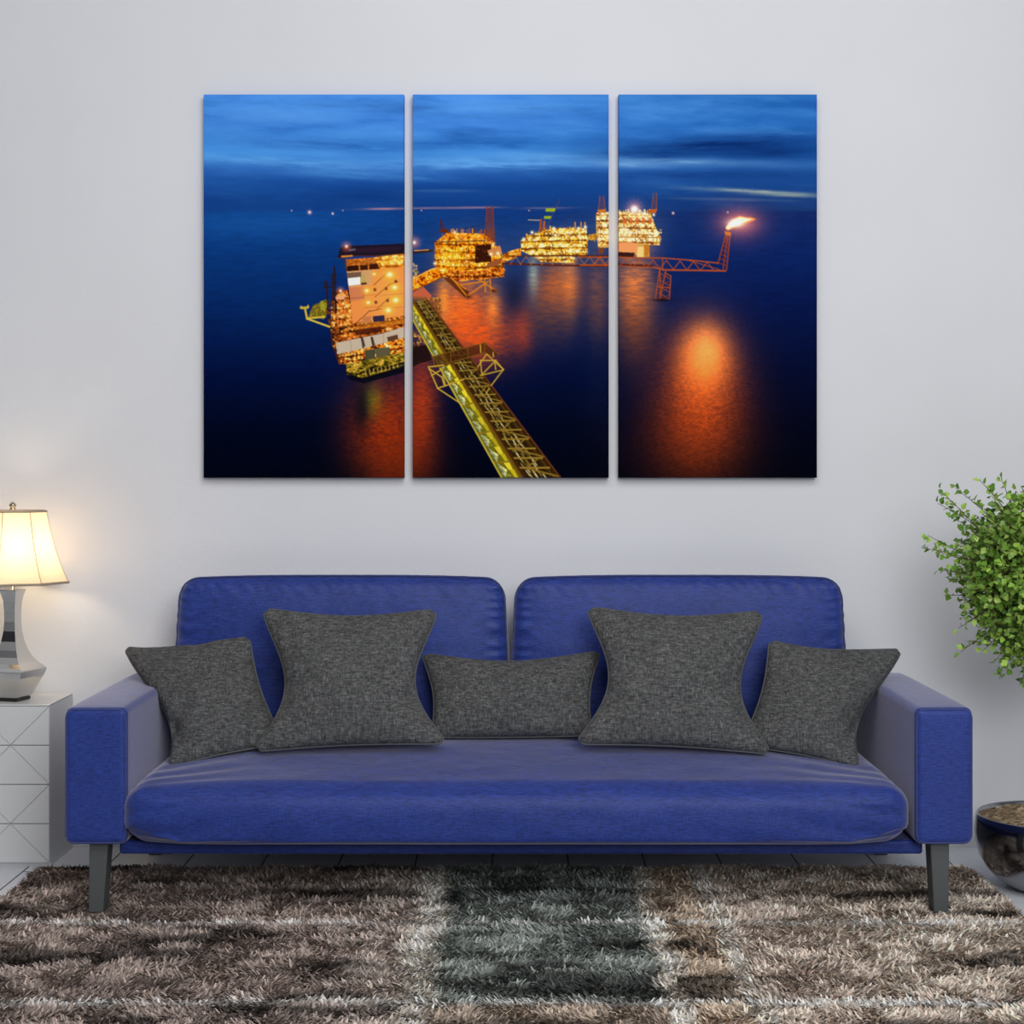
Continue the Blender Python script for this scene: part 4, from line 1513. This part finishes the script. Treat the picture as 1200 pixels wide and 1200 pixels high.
lines(c4((655, 790), (660, 855)), 0.7, (140, 116, 96), 0.6)
poly(c4((680, 812), (755, 792), (762, 832), (690, 845)), (92, 60, 40))
for x0 in (505, 575):
    lines(c4((x0, 815), (x0 + 22, 980)), 2.0, (84, 70, 50))
    lines(c4((x0, 818), (x0 + 15, 870)), 3.0, (56, 44, 34), 0.8)
pL = c4((332, 932), (500, 895), (800, 815), (800, 930), (400, 1000), (345, 1000))
machinery(pL, [(34, 12, 6), (84, 32, 10), (160, 70, 14), (230, 120, 24), (255, 176, 50), (255, 236, 160)], 44, 2.2, 2.0, decks=((420, -0.16), (426, -0.16)))
poly(c4((525, 905), (600, 892), (600, 968), (530, 978)), (74, 70, 50))
poly(c4((600, 892), (700, 880), (705, 935), (604, 955)), (92, 84, 58))
poly(c4((395, 1000), (520, 975), (800, 915), (810, 1005), (510, 1100), (400, 1072)), (84, 74, 18))
machinery(c4((395, 1000), (520, 975), (800, 915), (810, 1005), (510, 1100), (400, 1072)), [(18, 14, 8), (54, 46, 12), (100, 86, 20), (150, 124, 30), (200, 150, 40), (240, 210, 110)], 46, 2.4, 1.6)
lines(c4((500, 1060), (700, 1020), (800, 990)), 2.4, (30, 20, 12))
for k in range(9):
    x = 530 + k * 28
    lines(c4((x, 1045 - k * 5), (x + 4, 1075 - k * 5)), 1.1, (190, 160, 60))
lines(c4((395, 1060), (500, 1105), (800, 1020)), 2.0, (24, 16, 12))
poly(c4((400, 1075), (510, 1102), (800, 1025), (800, 1060), (520, 1135), (420, 1110)), (6, 8, 20), 0.85)
# cranes and booms on its left side
poly(c4((130, 672), (160, 590), (262, 545), (268, 640), (240, 680)), (110, 96, 24))
clutter(c4((130, 672), (160, 590), (262, 545), (268, 640), (240, 680)), [OL, (150, 150, 40), (60, 40, 16), (200, 160, 40), OR], 50, 0.5, 1.2, seed=48)
poly(c4((212, 560), (262, 545), (266, 625), (215, 620)), (170, 170, 44), 0.7)
lines(c4((75, 606), (130, 600)), 2.0, (206, 176, 52))
lines(c4((78, 595), (90, 612)), 1.4, (206, 176, 52))
lines(c4((128, 588), (120, 610)), 1.4, (206, 176, 52))
lines(c4((106, 610), (120, 680), (240, 668)), 2.4, (206, 176, 52))
lines(c4((122, 682), (278, 738)), 2.2, (214, 184, 60))
lines(c4((135, 668), (165, 600)), 1.1, (120, 100, 40))
for x0, y0, x1, y1, wd_ in ((258, 418, 266, 640, 2.0), (246, 420, 246, 470, 1.2), (312, 318, 322, 640, 2.4), (298, 372, 305, 620, 1.6), (240, 462, 290, 458, 1.4), (290, 370, 330, 378, 1.2), (300, 430, 330, 425, 1.2)):
    lines(c4((x0, y0), (x1, y1)), wd_, (40, 24, 30))
clutter(c4((240, 560), (310, 560), (330, 740), (280, 740)), [(40, 20, 16), (70, 30, 16), DO], 60, 0.6, 1.4, seed=49)
clutter(c4((285, 740), (325, 740), (330, 930), (300, 860)), [(70, 30, 16), OR, (40, 20, 16)], 34, 0.5, 1.2, seed=50)
poly(c4((320, 525), (385, 515), (385, 545), (325, 550)), (240, 160, 110))
for x, y, r_ in ((397, 174, 6), (355, 486, 5)):
    qx, qy = c4((x, y))[0]
    burst(qx, qy, r_, (255, 110, 60), 12, 1.5)
burst(*c5((28, 272))[0], 8, (255, 120, 60), 14, 1.9)
# the part that goes on at the edge of the middle canvas
clutter(c5((20, 395), (40, 400), (60, 480), (20, 500)), [OR, YE, (255, 200, 140)], 40, 0.6, 1.4, seed=52)

clutter(c6((20, 270), (110, 340), (100, 380), (20, 400)), [OR, YE, DO, BR], 60, 0.5, 1.3, seed=53)
poly(c6((20, 380), (110, 370), (130, 460), (60, 480), (20, 500)), (26, 14, 12), 0.85)
poly(c6((20, 85), (130, 95), (180, 92), (190, 205), (160, 200), (120, 120), (20, 110)), (140, 84, 40), 0.75)
clutter(c6((110, 95), (185, 95), (195, 200), (165, 200)), [YE, OR, BR, DO], 40, 0.4, 1.0, seed=54)
# --- gangway that runs to the viewer
poly(c6((20, 118), (100, 112), (888, 1148), (655, 1148)), (52, 32, 10))
poly(c6((20, 128), (40, 140), (655, 1148), (535, 1148), (20, 232)), (150, 140, 20))


def lerp2(a, b_, t_):
    return (a[0] + (b_[0] - a[0]) * t_, a[1] + (b_[1] - a[1]) * t_)


Lb = c6((10, 205), (540, 1148))        # lower left chord
Lt = c6((26, 122), (658, 1148))        # upper left chord
Rt = c6((105, 108), (884, 1148))       # right chord
N_ = 34
rr_ = random.Random(5)
M_ = 15
pm = [((k / M_) ** 1.4) for k in range(M_ + 1)]
poly([Lb[0], lerp2(Lb[0], Lt[0], 0.93), lerp2(Lb[1], Lt[1], 0.93), Lb[1]], (112, 106, 18))
for k in range(M_):
    t0, t1 = pm[k], pm[k + 1]
    a0, a1 = lerp2(*Lb, t0), lerp2(*Lb, t1)
    b0, b1 = lerp2(*Lt, t0), lerp2(*Lt, t1)
    am, bm = lerp2(a0, a1, 0.5), lerp2(b0, b1, 0.5)
    # sunlit-looking lamp-lit walkway panels behind the truss
    br = rr_.uniform(0.75, 1.0)
    poly([lerp2(a0, b0, 0.18), lerp2(am, bm, 0.5), lerp2(a1, b1, 0.2)], (250 * br, 240 * br, 160 * br), 0.9)
    poly([lerp2(a0, b0, 0.12), lerp2(am, bm, 0.30), lerp2(a1, b1, 0.10)], (120, 132, 90), 0.75)
    poly([lerp2(a0, b0, 0.52), lerp2(a0, b0, 0.84), lerp2(bm, am, 0.2), lerp2(bm, am, 0.42)], (250 * br, 222 * br, 50 * br), 0.95)
    poly([lerp2(am, bm, 0.62), lerp2(am, bm, 0.86), lerp2(b1, a1, 0.18), lerp2(b1, a1, 0.34)], (226 * br, 196 * br, 30 * br), 0.9)
    for q in range(4):
        f0 = 0.15 + 0.2 * q
        line(lerp2(lerp2(a0, a1, f0), lerp2(b0, b1, f0), 0.12), lerp2(lerp2(a0, a1, f0 + 0.12), lerp2(b0, b1, f0 + 0.12), 0.5), 0.6, rr_.choice([(250, 246, 210), (70, 84, 40), (200, 206, 120)]), 0.7)
for t_ in (0.1, 0.2, 0.3):
    line(lerp2(Lb[0], Lt[0], t_), lerp2(Lb[1], Lt[1], t_), 0.5, (60, 70, 40), 0.6)
for k in range(0, M_, 2):
    a0 = lerp2(*Lb, pm[k])
    b1 = lerp2(*Lt, pm[min(k + 1, M_)])
    b0 = lerp2(*Lt, pm[k])
    line(a0, lerp2(a0, b0, 0.95), 0.9 + 1.2 * pm[k], (140, 112, 26))
N_ = 34
# inner floor glints seen through the top
for k in range(N_ * 2):
    t0 = (k / (N_ * 2)) ** 1.35
    b0, r0 = lerp2(*Lt, t0), lerp2(*Rt, t0)
    for u0 in (0.25, 0.42, 0.58):
        q0 = lerp2(b0, r0, u0 + rr_.uniform(-0.05, 0.05))
        line(q0, (q0[0] + 1.5 + 3 * t0, q0[1] + 2 + 4 * t0), 0.8 + 0.8 * t0, rr_.choice([(190, 176, 90), (150, 130, 50), (110, 92, 26), (226, 216, 150)]), 0.75)
for u0, wd_, c_ in ((0.18, 1.4, (40, 26, 10)), (0.48, 1.0, (34, 22, 10)), (0.7, 1.6, (30, 20, 10)), (0.84, 1.0, (96, 70, 20))):
    line(lerp2(Lt[0], Rt[0], u0), lerp2(Lt[1], Rt[1], u0), wd_, c_, 0.9)
for k in range(24):
    t0, t1 = (k / 24) ** 1.35, ((k + 1) / 24) ** 1.35
    b0, r0, r1 = lerp2(*Lt, t0), lerp2(*Rt, t0), lerp2(*Rt, t1)
    line(lerp2(b0, r0, 0.1), lerp2(b0, r0, 0.9), 0.8 + 1.4 * t0, (150, 118, 40))
    if k % 2:
        line(lerp2(b0, r0, 0.25), lerp2(r0, r1, 0.9), 0.8 + 1.2 * t0, (136, 104, 36))
    else:
        line(lerp2(b0, r0, 0.8), lerp2(lerp2(*Lt, t1), r1, 0.3), 0.8 + 1.2 * t0, (136, 104, 36))
line(Lb[0], Lb[1], 1.6, (190, 168, 60))
line(Lt[0], Lt[1], 3.0, (110, 70, 18))
line((Lt[0][0] + 1.5, Lt[0][1]), (Lt[1][0] + 4, Lt[1][1]), 1.2, (64, 36, 12))
line(Rt[0], Rt[1], 1.8, (98, 50, 24))
# cross platform with railings and side trusses
poly(c6((135, 440), (440, 360), (524, 425), (490, 436), (440, 415), (180, 505), (150, 500)), (70, 34, 14), 0.75)
for a in (((135, 440), (440, 358), (524, 428)), ((150, 500), (440, 418), (490, 440)), ((135, 440), (150, 500)), ((440, 360), (440, 418)), ((340, 388), (345, 445)), ((240, 412), (245, 472))):
    lines(c6(*a), 1.0, (120, 80, 24))
Yc = (196, 160, 50)
for a in (((112, 500), (165, 625), (312, 722)), ((115, 510), (190, 560), (205, 610)), ((165, 625), (240, 600), (318, 572)), ((130, 550), (190, 515)), ((190, 515), (210, 610)), ((112, 500), (200, 490))):
    lines(c6(*a), 1.5, Yc)
for a in (((452, 425), (550, 515), (478, 610)), ((415, 462), (505, 462), (550, 515)), ((415, 550), (548, 518)), ((415, 462), (425, 550)), ((452, 425), (400, 500)), ((505, 462), (425, 545)), ((500, 470), (505, 515)), ((468, 625), (452, 650)), ((415, 370), (418, 415)), ((490, 415), (492, 440))):
    lines(c6(*a), 1.3, Yc)
# vignette-free; tiny grain of the print
IMG += (rng.random(IMG.shape[:2])[..., None] - 0.5) * 4
IMG = np.clip(IMG, 0, 255)
LINIMG = np.clip(lin(IMG) * 1.18, 0, 0.98)


def canvas(label, x0, x1):
    """stretched canvas: picture on the face, colours carried round the sides"""
    y0, y1 = 111.0, 559.5
    D0 = WALL - 0.034
    k = D0 / F
    nx, ny = int((x1 - x0) * RES) + 1, int((y1 - y0) * RES) + 1
    xs, ys = np.linspace(x0, x1, nx), np.linspace(y0, y1, ny)
    gx, gy = np.meshgrid(xs, ys)
    V = np.stack([(gx - CX) * k, np.full(gx.shape, D0), H - (gy - CY) * k], -1)
    # soft rounding at the outer rows
    ii = np.clip(((gy - PY0) * RES).round().astype(int), 0, gh - 1)
    jj = np.clip(((gx - PX0) * RES).round().astype(int), 0, gw - 1)
    Cc = LINIMG[ii, jj]
    # wrap-around border rings
    idx = np.arange(nx * ny).reshape(ny, nx)
    Fq = np.stack([idx[:-1, :-1], idx[1:, :-1], idx[1:, 1:], idx[:-1, 1:]], -1).reshape(-1, 4)
    ring = np.concatenate([idx[0, :], idx[1:, -1], idx[-1, -2::-1], idx[-2:0:-1, 0]])
    Vf = V.reshape(-1, 3)
    Cf_ = Cc.reshape(-1, 3)
    cen = Vf.mean(0)
    allV, allC, allF = [Vf], [Cf_], [Fq]
    prev = ring
    off = len(Vf)
    for dy, grow in ((0.0012, 0.0010), (0.0330, 0.0010)):
        rv = Vf[ring].copy()
        rv[:, 1] += dy
        rv[:, 0] += np.where(np.isclose(Vf[ring][:, 0], Vf[:, 0].min()), -grow, np.where(np.isclose(Vf[ring][:, 0], Vf[:, 0].max()), grow, 0))
        rv[:, 2] += np.where(np.isclose(Vf[ring][:, 2], Vf[:, 2].min()), -grow, np.where(np.isclose(Vf[ring][:, 2], Vf[:, 2].max()), grow, 0))
        allV.append(rv)
        allC.append(Cf_[ring])
        cur = np.arange(off, off + len(ring))
        allF.append(np.stack([prev, np.roll(prev, -1), np.roll(cur, -1), cur], 1))
        prev = cur
        off += len(ring)
    loc = (cen[0], WALL, Vf[:, 2].min())
    o = big_mesh('canvas_print', np.concatenate(allV), np.concatenate(allF), M_print, None, loc)
    o.data.polygons.foreach_set('use_smooth', np.zeros(len(o.data.polygons), dtype=bool))
    set_color(o, np.concatenate(allC))
    # wooden stretcher behind the cloth
    a, b_ = Vf.min(0), Vf.max(0)
    m = Mesh()
    for (u0, u1, w0, w1) in ((a[0] + .002, a[0] + .035, a[2] + .002, b_[2] - .002), (b_[0] - .035, b_[0] - .002, a[2] + .002, b_[2] - .002), (a[0] + .036, b_[0] - .036, a[2] + .002, a[2] + .035), (a[0] + .036, b_[0] - .036, b_[2] - .035, b_[2] - .002)):
        m.box((u0, D0 + 0.004, w0), (u1, WALL - 0.001, w1))
    m.obj('stretcher_frame', M_stretch, o, smooth=False)
    o['label'] = label
    o['category'] = 'wall art'
    o['group'] = 'three part canvas print on the wall'
    return o


M_stretch = mat('stretcher_wood', (190, 160, 120), 0.7)
canvas('left canvas of the triptych: dark blue sea, lit living quarters of an oil platform', 239, 473)
canvas('middle canvas of the triptych: two glowing oil platforms and a long yellow gangway', 484, 713)
canvas('right canvas of the triptych: burning flare stack and its orange reflection at sea', 725.5, 957)
